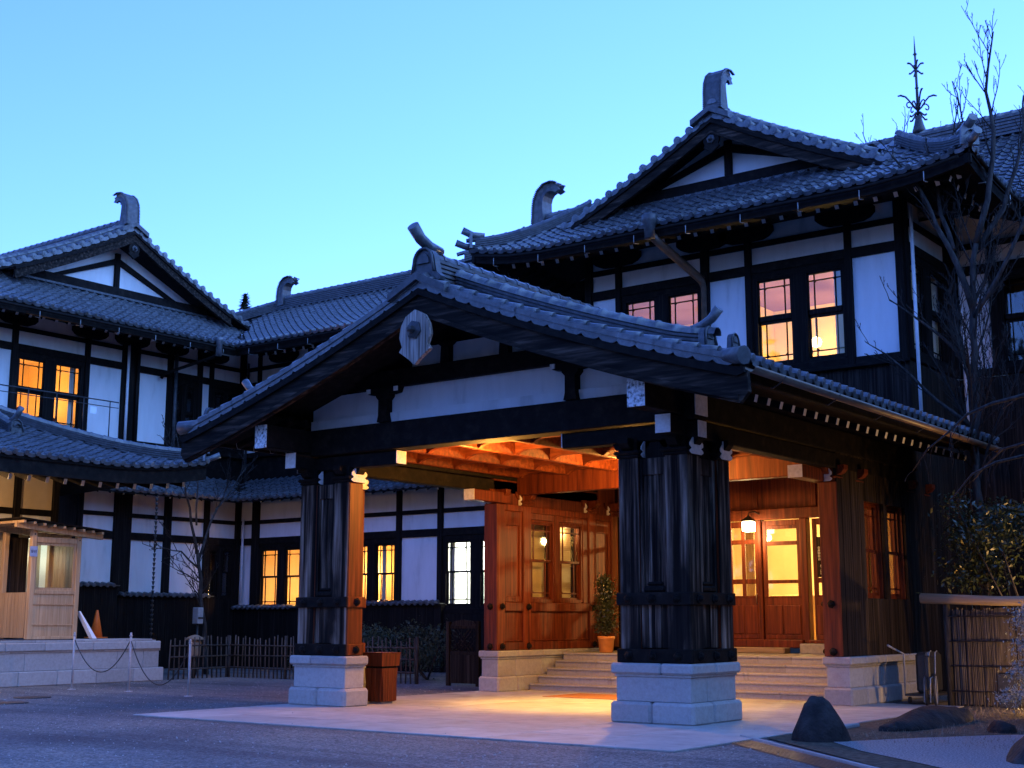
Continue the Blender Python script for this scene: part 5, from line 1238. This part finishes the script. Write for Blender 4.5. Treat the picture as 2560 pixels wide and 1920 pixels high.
# wooden bin beside the left pier
BN = thing('wooden_bin', (-3.05,1.25,0), 'tapered red-brown wooden litter bin standing behind the left stone pier', 'bin')
def frust(m, x, y, h0, h1, w0, w1): 
    v = [(x+sx*w0, y+sy*w0, h0) for sx, sy in ((-1,-1),(1,-1),(1,1),(-1,1))]+[(x+sx*w1, y+sy*w1, h1) for sx, sy in ((-1,-1),(1,-1),(1,1),(-1,1))]
    return m.add(v, [(0,3,2,1),(4,5,6,7),(0,1,5,4),(1,2,6,5),(2,3,7,6),(3,0,4,7)])
put('bin_core', frust(MB(), -3.05,1.25,.06,.66,.18,.215), MAT['warm_wood'], BN); put('bin_collar', frust(MB(), -3.05,1.25,.70,.93,.235,.25), MAT['warm_wood'], BN); put('bin_top', frust(MB(), -3.05,1.25,.93,.945,.255,.255), MAT['warm_wood'], BN); put('bin_neck', frust(MB(), -3.05,1.25,.66,.70,.20,.20), MAT['dark_wood'], BN); put('bin_foot', frust(MB(), -3.05,1.25,.024,.06,.15,.15), MAT['granite'], BN)
for sx, sy in ((0,-1),(1,0),(0,1),(-1,0)):
    for i in range(6):
        o_ = -.185+.063*i; w0 = .19; 
        p = Vector((-3.05+sx*.205+(0 if sx else o_+.03), 1.25+sy*.205+(0 if sy else o_+.03), 0))
        if sx: m = MB().box(p.x-.012,p.x+.012,p.y-.028,p.y+.028,.07,.66)
        else: m = MB().box(p.x-.028,p.x+.028,p.y-.012,p.y+.012,.07,.66)
        put('slat', m, MAT['warm_wood'], BN)
# straw-wrapped lantern behind the fence, white meter box
SL = thing('straw_lantern', (-14.75,6.6,0), 'pale straw-wrapped garden lantern with a small thatched cap behind the fence', 'lantern')
put('lantern_body', MB().lathe([(.14,.55),(.17,.62),(.18,.95),(.16,1.0)], (-14.75,6.6,0), 12), MAT['bamboo'], SL); put('lantern_cap', MB().lathe([(.27,1.0),(.22,1.06),(.1,1.12),(.02,1.14)], (-14.75,6.6,0), 12), MAT['bamboo'], SL); put('lantern_stem', MB().tube([(-14.75,6.6,0),(-14.75,6.6,.56)], .05, 8), MAT['bark'], SL)
MBX = thing('meter_box', (-16.3,8.0,0), 'white post-mounted box with a dark slot beside the small bare tree', 'box')
put('box_body', MB().box(-16.42,-16.18,7.87,8.07,1.42,1.88,.012), MAT['granite'], MBX); put('box_slot', MB().box(-16.178,-16.17,7.88,8.07,1.56,1.61), MAT['iron'], MBX); put('box_post', MB().tube([(-16.3,7.97,0),(-16.3,7.97,1.41)], .03, 8), MAT['iron'], MBX)
# rain chain on the side wing
RC = thing('rain_chain', (-20.55,8.85,1), 'dark rain chain of small cups hanging down the side wing', 'rain chain')
put('chain_line', MB().tube([(-19.3,8.7,5.3),(-19.3,8.7,1.0)], .012, 5), MAT['iron'], RC)
CUP = shared('cup', MB().lathe([(.02,-.06),(.05,.05),(.045,.05),(.015,-.05)], (0,0,0), 8), MAT['iron'])
for k in range(30): put('cup', CUP, None, RC, Matrix.Translation((-19.3,8.7,1.1+.14*k)))

# ------------------------------------------------------------------ plants
def rvec(): return Vector((RND.gauss(0,1), RND.gauss(0,1), RND.gauss(0,1))).normalized()
def twigs(m, pts, r0, depth, dens, lenk, up=.25, droop=0., sides=3, leafpts=None, tmin=.0055):
    pts = [Vector(p) for p in pts]; L = sum((b_-a).length for a, b_ in zip(pts, pts[1:]))
    n = max(2, int(L*dens))
    for k in range(n):
        q = .22+.78*(k+RND.random())/n; d = q*L; acc = 0
        for a, b_ in zip(pts, pts[1:]):
            l = (b_-a).length
            if acc+l >= d or b_ is pts[-1]: p = a+(b_-a)*min(1, (d-acc)/max(l,1e-6)); t = (b_-a).normalized(); break
            acc += l
        ax = t.cross(rvec()); 
        if ax.length < .05: continue
        ang = RND.uniform(.45,.95); v = (Matrix.Rotation(ang, 3, ax.normalized()) @ t)
        v = (v+Vector((0,0,up))).normalized()
        ln = L*lenk*RND.uniform(.5,1.15)*(1.15-.6*q); sub = [p]; dirv = v; r = r0*(1-.6*q)
        ns = 4
        for i in range(ns):
            dirv = (dirv+rvec()*.16+Vector((0,0,up*.22-droop*(i+1)))).normalized(); sub.append(sub[-1]+dirv*ln/ns)
        rr = max(r*.55, tmin)
        m.tube(sub, [max(tmin*.8, rr*(1-.75*i/ns)) for i in range(ns+1)], sides, False, True)
        if leafpts is not None: leafpts.append(sub[-1])
        if depth > 1: twigs(m, sub, rr, depth-1, dens*1.5, lenk*.95, up, droop, 3, leafpts, tmin*.85)
def bare_tree(name, label, limbs, depth=3, dens=2.2, lenk=.5, up=.3, droop=0., group=None, cat='tree', tmin=.008):
    T = thing(name, limbs[0][0][0], label, cat, group)
    tm = MB(); cm = MB()
    for pts, r0, r1 in limbs:
        P = [Vector(p) for p in pts]; rs = resample(P, .45)
        for i in range(1, len(rs)-1): rs[i] += rvec()*.035
        tm.tube(rs, [r0+(r1-r0)*i/(len(rs)-1) for i in range(len(rs))], 8)
        twigs(cm, rs[len(rs)//4:] if len(rs) > 6 else rs, (r0+r1)/2, depth, dens, lenk, up, droop, 4, None, tmin)
    put('trunk', tm, MAT['bark'], T); put('crown', cm, MAT['twig'], T)
    return T
# big bare tree before the right-hand range
bare_tree('bare_tree', 'tall leafless tree with spreading grey limbs before the right-hand facade', [
    ([(5.75,8.5,0),(5.8,8.5,2.5),(5.78,8.5,4.6),(5.85,8.5,5.8),(5.9,8.5,7.9),(6.05,8.5,8.9)], .11, .055),
    ([(5.9,8.5,7.6),(5.7,8.4,8.4),(5.35,8.3,9.4),(5.05,8.2,10.2),(4.6,8.0,10.9)], .075, .02),
    ([(5.62,8.4,8.8),(5.35,8.6,9.6),(5.30,8.7,10.4),(5.05,8.7,11.2)], .055, .016),
    ([(6.05,8.5,8.9),(6.35,8.5,9.7),(6.5,8.5,10.9),(6.45,8.5,12.2),(6.65,8.5,13.2)], .07, .014),
    ([(6.05,8.6,8.8),(6.55,8.8,9.6),(6.9,8.9,10.8),(7.1,9,12.3)], .06, .012),
    ([(5.85,8.5,6.3),(5.4,8.3,7.0),(4.9,8.1,7.4),(4.4,8.0,7.9)], .045, .01),
    ([(5.8,8.5,5.2),(5.3,8.2,5.7),(4.6,8.0,6.5),(4.0,7.8,7.0)], .045, .01),
    ([(5.9,8.5,7.4),(6.6,8.3,8.2),(7.4,8.1,9.6),(7.7,8.1,11.0)], .05, .012),
    ([(5.3,8.7,10.3),(5.6,8.9,11.2),(5.7,9,12.2)], .03, .008), ([(6.4,8.5,10.0),(5.95,8.6,11.2),(5.75,8.6,12.4)], .035, .008)], 4, 3.2, .46, .35, tmin=.009)
bare_tree('bare_tree', 'small leafless maple rising beside the white box at the side wing', [
    ([(-16.3,8.35,0),(-16.3,8.2,1.4),(-16.3,8.0,2.6),(-16.3,7.85,3.5)], .075, .045), ([(-16.3,7.85,3.4),(-16.2,7.5,4.4),(-16.0,7.0,5.5),(-15.9,6.6,6.7)], .045, .010),
    ([(-16.3,7.9,3.2),(-16.5,8.5,4.4),(-16.6,9.2,5.3),(-16.5,9.8,6.1)], .045, .010), ([(-16.3,7.9,3.0),(-16.1,7.2,3.4),(-15.9,6.4,3.5),(-15.8,5.9,3.6)], .03, .007), ([(-16.3,7.95,2.6),(-16.3,7.3,2.9),(-16.2,6.6,3.1)], .025, .006),
    ([(-16.2,7.7,4.2),(-16.4,7.9,5.6),(-16.6,8.0,6.9)], .03, .007)], 4, 3.2, .52, .3, tmin=.012)
bare_tree('bare_tree', 'leafless tree standing behind the right end of the building', [([(-1.4,24,0),(-1.4,24,9),(-1.4,24,14.2)], .2, .09), ([(-1.4,24,14),(-1.9,24,16),(-2.3,24,17.8)], .07, .012), ([(-1.4,24,14),(-1.0,24,16),(-.8,24,18.0)], .07, .012), ([(-1.4,24,13.6),(-.6,24,15.2),(.1,24,17.2)], .05, .01)], 3, 2.4, .42, .4, tmin=.012)
bare_tree('weeping_tree', 'leafless weeping tree with thin hanging twigs beside the reed screen', [
    ([(9.3,5.4,0),(9.2,5.3,2.2),(8.9,5.1,4.0),(8.5,4.9,4.9)], .11, .06), ([(8.6,4.9,4.8),(7.9,4.7,5.15),(7.1,4.6,5.0),(6.4,4.5,4.5),(5.9,4.5,3.9)], .045, .008), ([(8.8,5.1,4.2),(8.0,5.4,4.6),(7.2,5.6,4.4),(6.6,5.7,3.9)], .045, .008),
    ([(8.9,5.1,3.8),(8.1,4.3,4.1),(7.4,3.9,4.0),(6.8,3.8,3.4)], .04, .007), ([(8.6,4.9,4.8),(8.4,5.6,5.5),(7.8,6.1,5.6),(7.0,6.3,5.2)], .04, .008)], 3, 4.2, .36, -.35, .22, tmin=.006)
def foliage(n, centers, size, spread, seedmat, flat=.6):
    m = MB()
    for _ in range(n):
        c_, r = RND.choice(centers); p = Vector(c_)+Vector((RND.gauss(0,r[0]),RND.gauss(0,r[1]),RND.gauss(0,r[2])))
        a = rvec(); b_ = a.cross(rvec()); 
        if b_.length < .1: continue
        b_.normalize(); s_ = size*RND.uniform(.6,1.3)
        m.add([p-a*s_, p+b_*s_*.38, p+a*s_, p-b_*s_*.38], [(0,1,2,3)])
    return m
def shrub(name, label, base, centers, n, size, mat, group=None, stems=4, cat='shrub'):
    T = thing(name, base, label, cat, group); sm_ = MB()
    for k in range(stems):
        c_ = Vector(RND.choice(centers)[0]); b_ = Vector(base); mid = (b_+c_)/2+Vector((RND.uniform(-.15,.15),RND.uniform(-.15,.15),0)); sm_.tube([b_, mid, c_], [.03,.02,.01], 5)
    put('stem', sm_, MAT['bark'], T); put('foliage', foliage(n, centers, size, 0, mat), MAT[mat], T)
    return T
def blobs(c_, k, r, jit): return [((c_[0]+RND.uniform(-jit[0],jit[0]), c_[1]+RND.uniform(-jit[1],jit[1]), c_[2]+RND.uniform(-jit[2],jit[2])), (r,r,r*.6)) for _ in range(k)]
shrub('evergreen_shrub', 'broad glossy evergreen shrub, its leaves lit warm, above the reed screen', (6.9,8.2,0), blobs((6.9,8.0,2.9), 26, .20, (1.5,.6,.85)), 5200, .055, 'leaf', None, 9)
shrub('evergreen_shrub', 'dark evergreen shrub against the wall just left of the reed screen', (5.6,8.6,0), blobs((5.55,8.4,3.0), 10, .2, (.5,.4,.7)), 1500, .05, 'leaf', None, 5)
shrub('clipped_bush', 'frosty blue-green layered bush growing in front of the reed screen', (7.75,4.9,0), [((7.75+.42*math.cos(k*2.4)*(1-.38*(k//5)), 4.9+.42*math.sin(k*2.4)*(1-.38*(k//5)), .25+.42*(k//5)+.08*(k % 3)), (.16,.16,.09)) for k in range(20)], 7000, .03, 'blue_leaf', None, 5)
for k, (x, y, zt, lb) in enumerate(((-12.6,9.6,1.35,'low dark rounded hedge bush behind the bamboo fence near the wing corner'), (-10.9,9.5,1.45,'low dark hedge bush behind the middle of the bamboo fence'), (-8.9,9.4,1.5,'low dark hedge bush behind the right part of the bamboo fence'))):
    shrub('hedge_bush', lb, (x,y,0), blobs((x,y,zt*.55), 14, .22, (.7,.4,.4)), 2600, .05, 'pine', 'hedge bushes behind the fence', 4)
CT = thing('conifer', (-39.8,30,0), 'dark conifer tip showing above the roof of the connecting wing', 'tree')
put('trunk', MB().tube([(-39.8,30,0),(-39.8,30,18.8)], [.3,.02], 6), MAT['bark'], CT); m = MB()
for _ in range(1500):
    z = RND.uniform(12,18.9); r = (19-z)*.34*RND.uniform(.2,1); a = RND.uniform(0,2*PI); p = Vector((-39.8+r*math.cos(a), 30+r*math.sin(a), z-.25*r)); d = Vector((math.cos(a), math.sin(a), -.1+RND.gauss(0,.25))); s_ = Vector((-d.y,d.x,0))*.07
    m.add([p-d*.2, p+s_, p+d*.25, p-s_], [(0,1,2,3)])
put('crown', m, MAT['pine'], CT)
for i, (x, y, ln, col_, lb) in enumerate(((-26,34,14,'pine','dark tree mass behind the side wing'),)): pass

# ------------------------------------------------------------------ unseen trees added to block low light (behind and to the right of the camera)
wm_ = MB()
def blocker_lump(c_, r, n):
    for _ in range(n):
        d = rvec(); p = Vector(c_)+Vector((d.x*r[0], d.y*r[1], d.z*r[2]))*RND.uniform(.55,1); a = rvec(); b_ = a.cross(rvec())
        if b_.length < .1: continue
        b_.normalize(); s_ = RND.uniform(.5,1.0); wm_.add([p-a*s_, p+b_*s_*.6, p+a*s_, p-b_*s_*.6], [(0,1,2,3)])
for k in range(26):
    x = -75+5.4*k; y = -44+RND.uniform(-5,5)-abs(x-10)*.0; h_ = RND.uniform(17,24)
    blocker_lump((x,y,h_*.55), (4.2,3.5,h_*.48), 420); wm_.tube([(x,y,0),(x,y,h_*.6)], [.35,.2], 6)
for k in range(14):
    y = -34+6*k; x = 38+RND.uniform(-4,4); h_ = RND.uniform(11,15)
    blocker_lump((x,y,h_*.55), (3.6,4.2,h_*.48), 380); wm_.tube([(x,y,0),(x,y,h_*.6)], [.3,.2], 6)
for x, y, h_ in ((13.5,9,8.5),(12.6,4.5,9),(14,-1.5,9),(16.5,3.5,10),(17,13,10)): blocker_lump((x,y,h_*.55), (2.3,2.3,h_*.45), 1100); wm_.tube([(x,y,0),(x,y,h_*.6)], [.22,.12], 6)
put('light_blocking_trees', wm_, MAT['pine'], None, kind='stuff', label='unseen dark trees added to block low light from the court', cat='wood')

# ------------------------------------------------------------------ garden on the right
def rock(name, label, c_, r, seed, group='garden rocks', cone=0.):
    rr = random.Random(seed); m = MB(); nu, nv = 18, 10; ph = [(rvec(), rr.uniform(1.5,4), rr.uniform(0,6)) for _ in range(9)]; v = []
    planes = [(Vector((rr.gauss(0,1),rr.gauss(0,1),rr.gauss(.2,.8))).normalized(), rr.uniform(.62,.92)) for _ in range(9)]
    for j in range(nv+1):
        th = PI*.5*j/nv*1.25
        for i in range(nu):
            a = 2*PI*i/nu; d = Vector((math.sin(th)*math.cos(a), math.sin(th)*math.sin(a), math.cos(th))); k = 1+.05*sum(math.sin(f*d.dot(q)+o_) for q, f, o_ in ph)
            for n_, h_ in planes:
                dn_ = d.dot(n_)*k
                if dn_ > h_: k *= h_/dn_
            cz = 1-cone*max(0, d.z)**1.5
            v.append((c_[0]+d.x*r[0]*k*cz, c_[1]+d.y*r[1]*k*cz, c_[2]+max(-.05, d.z*r[2]*k)))
    m.add(v, [(j*nu+i, (j+1)*nu+i, (j+1)*nu+(i+1) % nu, j*nu+(i+1) % nu) for j in range(nv) for i in range(nu)], True); m.f.append(tuple(range(nu))); m.sm.append(True)
    return put(name, m, MAT['rock'], None, label=label, cat='rock', group=group)
rock('garden_rock', 'upright dark rounded rock at the corner of the paving by the drain', (6.52,-.95,0), (.40,.44,.66), 3, cone=.55)
rock('garden_rock', 'long low dark boulder lying along the edge of the lit paving', (6.75,2.6,0), (.55,1.6,.36), 21)
rock('garden_rock', 'small squarish grey stone beside the white gravel', (8.1,1.7,0), (.20,.24,.22), 8)
rock('garden_rock', 'dark rock standing in the white gravel near the garden front', (9.62,-2.1,0), (.34,.4,.36), 13)
put('edging_stone', MB().box(6.0,6.12,.1,1.5,.0,.07,.02), MAT['granite'], None, label='low pale edging stone between the lit paving and the soil bed', cat='stone')
# reed screen
RS = thing('reed_screen', (7,7,0), 'tall screen of brown reeds under a horizontal log in the garden', 'screen')
put('log_rail', MB().tube([(5.12,6.95,1.93),(6.5,6.95,1.87),(9.6,6.95,1.85)], [.095,.085,.08], 10), MAT['log'], RS)
for x in (5.56,7.4,9.3): put('screen_post', MB().tube([(x,7.0,0),(x,7.0,1.82)], .065, 8), MAT['bark'], RS)
m = MB(); x = 5.66
while x < 9.5:
    z0 = RND.uniform(.0,.06)
    if not (6.42 < x < 6.72 and True): m.tube([(x,7+RND.uniform(-.02,.02),z0),(x+RND.uniform(-.015,.015),7+RND.uniform(-.02,.02),1.72+RND.uniform(-.03,.04))], RND.uniform(.007,.012), 4, False)
    else: m.tube([(x,7,.62),(x,7,1.75)], .010, 4, False)
    x += RND.uniform(.014,.026)
put('reed_panel', m, MAT['old_bamboo'], RS, kind='stuff')
for z in (.28,.72,1.16,1.6): put('screen_batten', MB().tube([(5.6,6.96,z),(9.4,6.96,z+.01)], .014, 5), MAT['bark'], RS)
put('screen_backing', MB().box(5.6,9.4,7.05,7.07,.02,1.72), MAT['bark'], RS); put('screen_hatch', MB().box(6.42,6.74,6.97,7.0,.02,.6), MAT['iron'], RS)
# garden lamp at the foot of the bush
GL = thing('garden_lamp', (8.05,6.1,0), 'small low garden lamp lighting the ground before the reed screen', 'lamp')
put('lamp_stake', MB().tube([(8.05,6.1,0),(8.05,6.1,.22)], .015, 6), MAT['iron'], GL); put('lamp_head', MB().lathe([(.05,0),(.06,.04),(.02,.07)], (8.05,6.1,.22), 8), MAT['iron'], GL); put('lamp_glow', MB().lathe([(.035,-.05),(.035,0)], (8.05,6.1,.22), 8), MAT['globe'], GL)
lamp('garden_light', 'POINT', (8.0,6.0,.32), 130, (1,.55,.18), GL, .04)
GL2 = thing('garden_lamp', (7.7,7.6,0), 'small garden uplight among the shrubs behind the reed screen', 'lamp')
put('lamp_stake', MB().tube([(7.7,7.6,0),(7.7,7.6,1.5)], .015, 6), MAT['iron'], GL2); put('lamp_head', MB().lathe([(.05,0),(.06,.05),(.055,.06)], (7.7,7.6,1.5), 8), MAT['iron'], GL2)
lamp('garden_light', 'POINT', (7.7,7.45,1.75), 170, (1,.55,.2), GL2, .04)
# dry grass on the bed
m = MB()
for _ in range(2600):
    x, y = RND.uniform(6.0,9.6), RND.uniform(-.9,6.6)
    if x < 6.6 and y < 2: continue
    h_ = RND.uniform(.02,.06); a = RND.uniform(0,6.3); d = Vector((math.cos(a), math.sin(a), 0)); p = Vector((x,y,.016)); s_ = Vector((-d.y,d.x,0))*.004
    m.add([p-s_, p+s_, p+d*h_*.6+Vector((0,0,h_))], [(0,1,2)])
put('dry_grass', m, MAT['bamboo'], None, kind='stuff', label='short dry grass on the soil bed', cat='grass')
m = MB()
for _ in range(2200):
    x, y = RND.uniform(-14,9), RND.uniform(-9,6.5)
    if -4.25 < x < 5.75 and -3.25 < y: 
        if RND.random() > .02 and not (-3.3 < y < -3.1): continue
    if x > 5.6 and y > -1-(x-5.6): continue
    r_ = RND.uniform(.008,.02); z_ = .022 if (-4.3 < x < 5.8 and y > -3.3) else 0
    m.add([(x-r_,y,z_),(x,y-r_*.8,z_),(x+r_,y,z_),(x,y+r_*.8,z_),(x,y,z_+r_*.9)], [(0,1,4),(1,2,4),(2,3,4),(3,0,4)])
put('loose_pebbles', m, MAT['granite'], None, kind='stuff', label='loose pebbles scattered on the gravel court', cat='pebbles')
# luggage trolley and folded wheelchair in the dark corner
TR = thing('luggage_trolley', (4.95,7.6,0), 'dark luggage trolley with a bent steel handle parked beside the vestibule wall', 'trolley')
put('deck', MB().box(4.7,5.2,7.0,8.2,.16,.20,.01), MAT['iron'], TR); put('handle', MB().tube([(4.72,7.0,.2),(4.72,7.0,.92),(4.62,6.75,1.02),(4.6,6.55,1.08)], .018, 8), MAT['steel'], TR); put('handle', MB().tube([(5.18,7.0,.2),(5.18,7.0,.95)], .018, 8), MAT['steel'], TR)
for x, y in ((4.76,7.1),(5.14,7.1),(4.76,8.1),(5.14,8.1)): put('caster', MB().lathe([(.06,-.02),(.06,.02)], (x,y,.085), 10, False, (1,0,0)), MAT['iron'], TR)
put('cover_bag', MB().box(4.86,5.12,7.15,7.9,.2,.95,.06), MAT['iron'], TR)
WC = thing('folded_wheelchair', (5.25,6.75,0), 'folded wheelchair with bright wheel rims beside the reed screen post', 'wheelchair')
def ring(c_, r, t, ax):
    ax = Vector(ax).normalized(); a = ax.orthogonal().normalized(); b_ = ax.cross(a); return MB().tube([Vector(c_)+(a*math.cos(2*PI*i/20)+b_*math.sin(2*PI*i/20))*r for i in range(21)], t, 5, False)
for dx in (-.08,.08):
    w_ = put('wheel', ring((5.27+dx,6.8,.29), .28, .018, (1,.3,0)), MAT['iron'], WC); put('rim', ring((5.27+dx*1.3,6.8,.29), .245, .008, (1,.3,0)), MAT['steel'], w_)
    put('frame_tube', MB().tube([(5.27+dx*.7,6.6,.08),(5.27+dx*.7,6.65,.5),(5.27+dx*.7,6.9,.55),(5.27+dx*.7,6.95,.95),(5.27+dx*.7,7.05,.98)], .012, 6), MAT['steel'], WC)
put('seat_cloth', MB().box(5.22,5.32,6.65,6.92,.3,.9,.02), MAT['iron'], WC)
# potted topiary on the landing
PT = thing('potted_shrub', (-2.8,8.5,.8), 'tall narrow leafy shrub in an orange pot on the landing', 'potted plant')
put('pot', MB().lathe([(.14,0),(.155,.02),(.185,.30),(.20,.31),(.20,.37),(.17,.37),(.16,.30)], (-2.8,8.5,.8), 20), MAT['pot'], PT); put('stem', MB().tube([(-2.8,8.5,1.1),(-2.8,8.5,2.4)], .02, 6), MAT['bark'], PT)
put('foliage', foliage(3600, [((-2.8+.05*math.cos(k*2.4), 8.5+.05*math.sin(k*2.4), 1.3+.075*k), (.125-.003*k,.125-.003*k,.06)) for k in range(16)], .038, 0, 'leaf'), MAT['leaf'], PT)
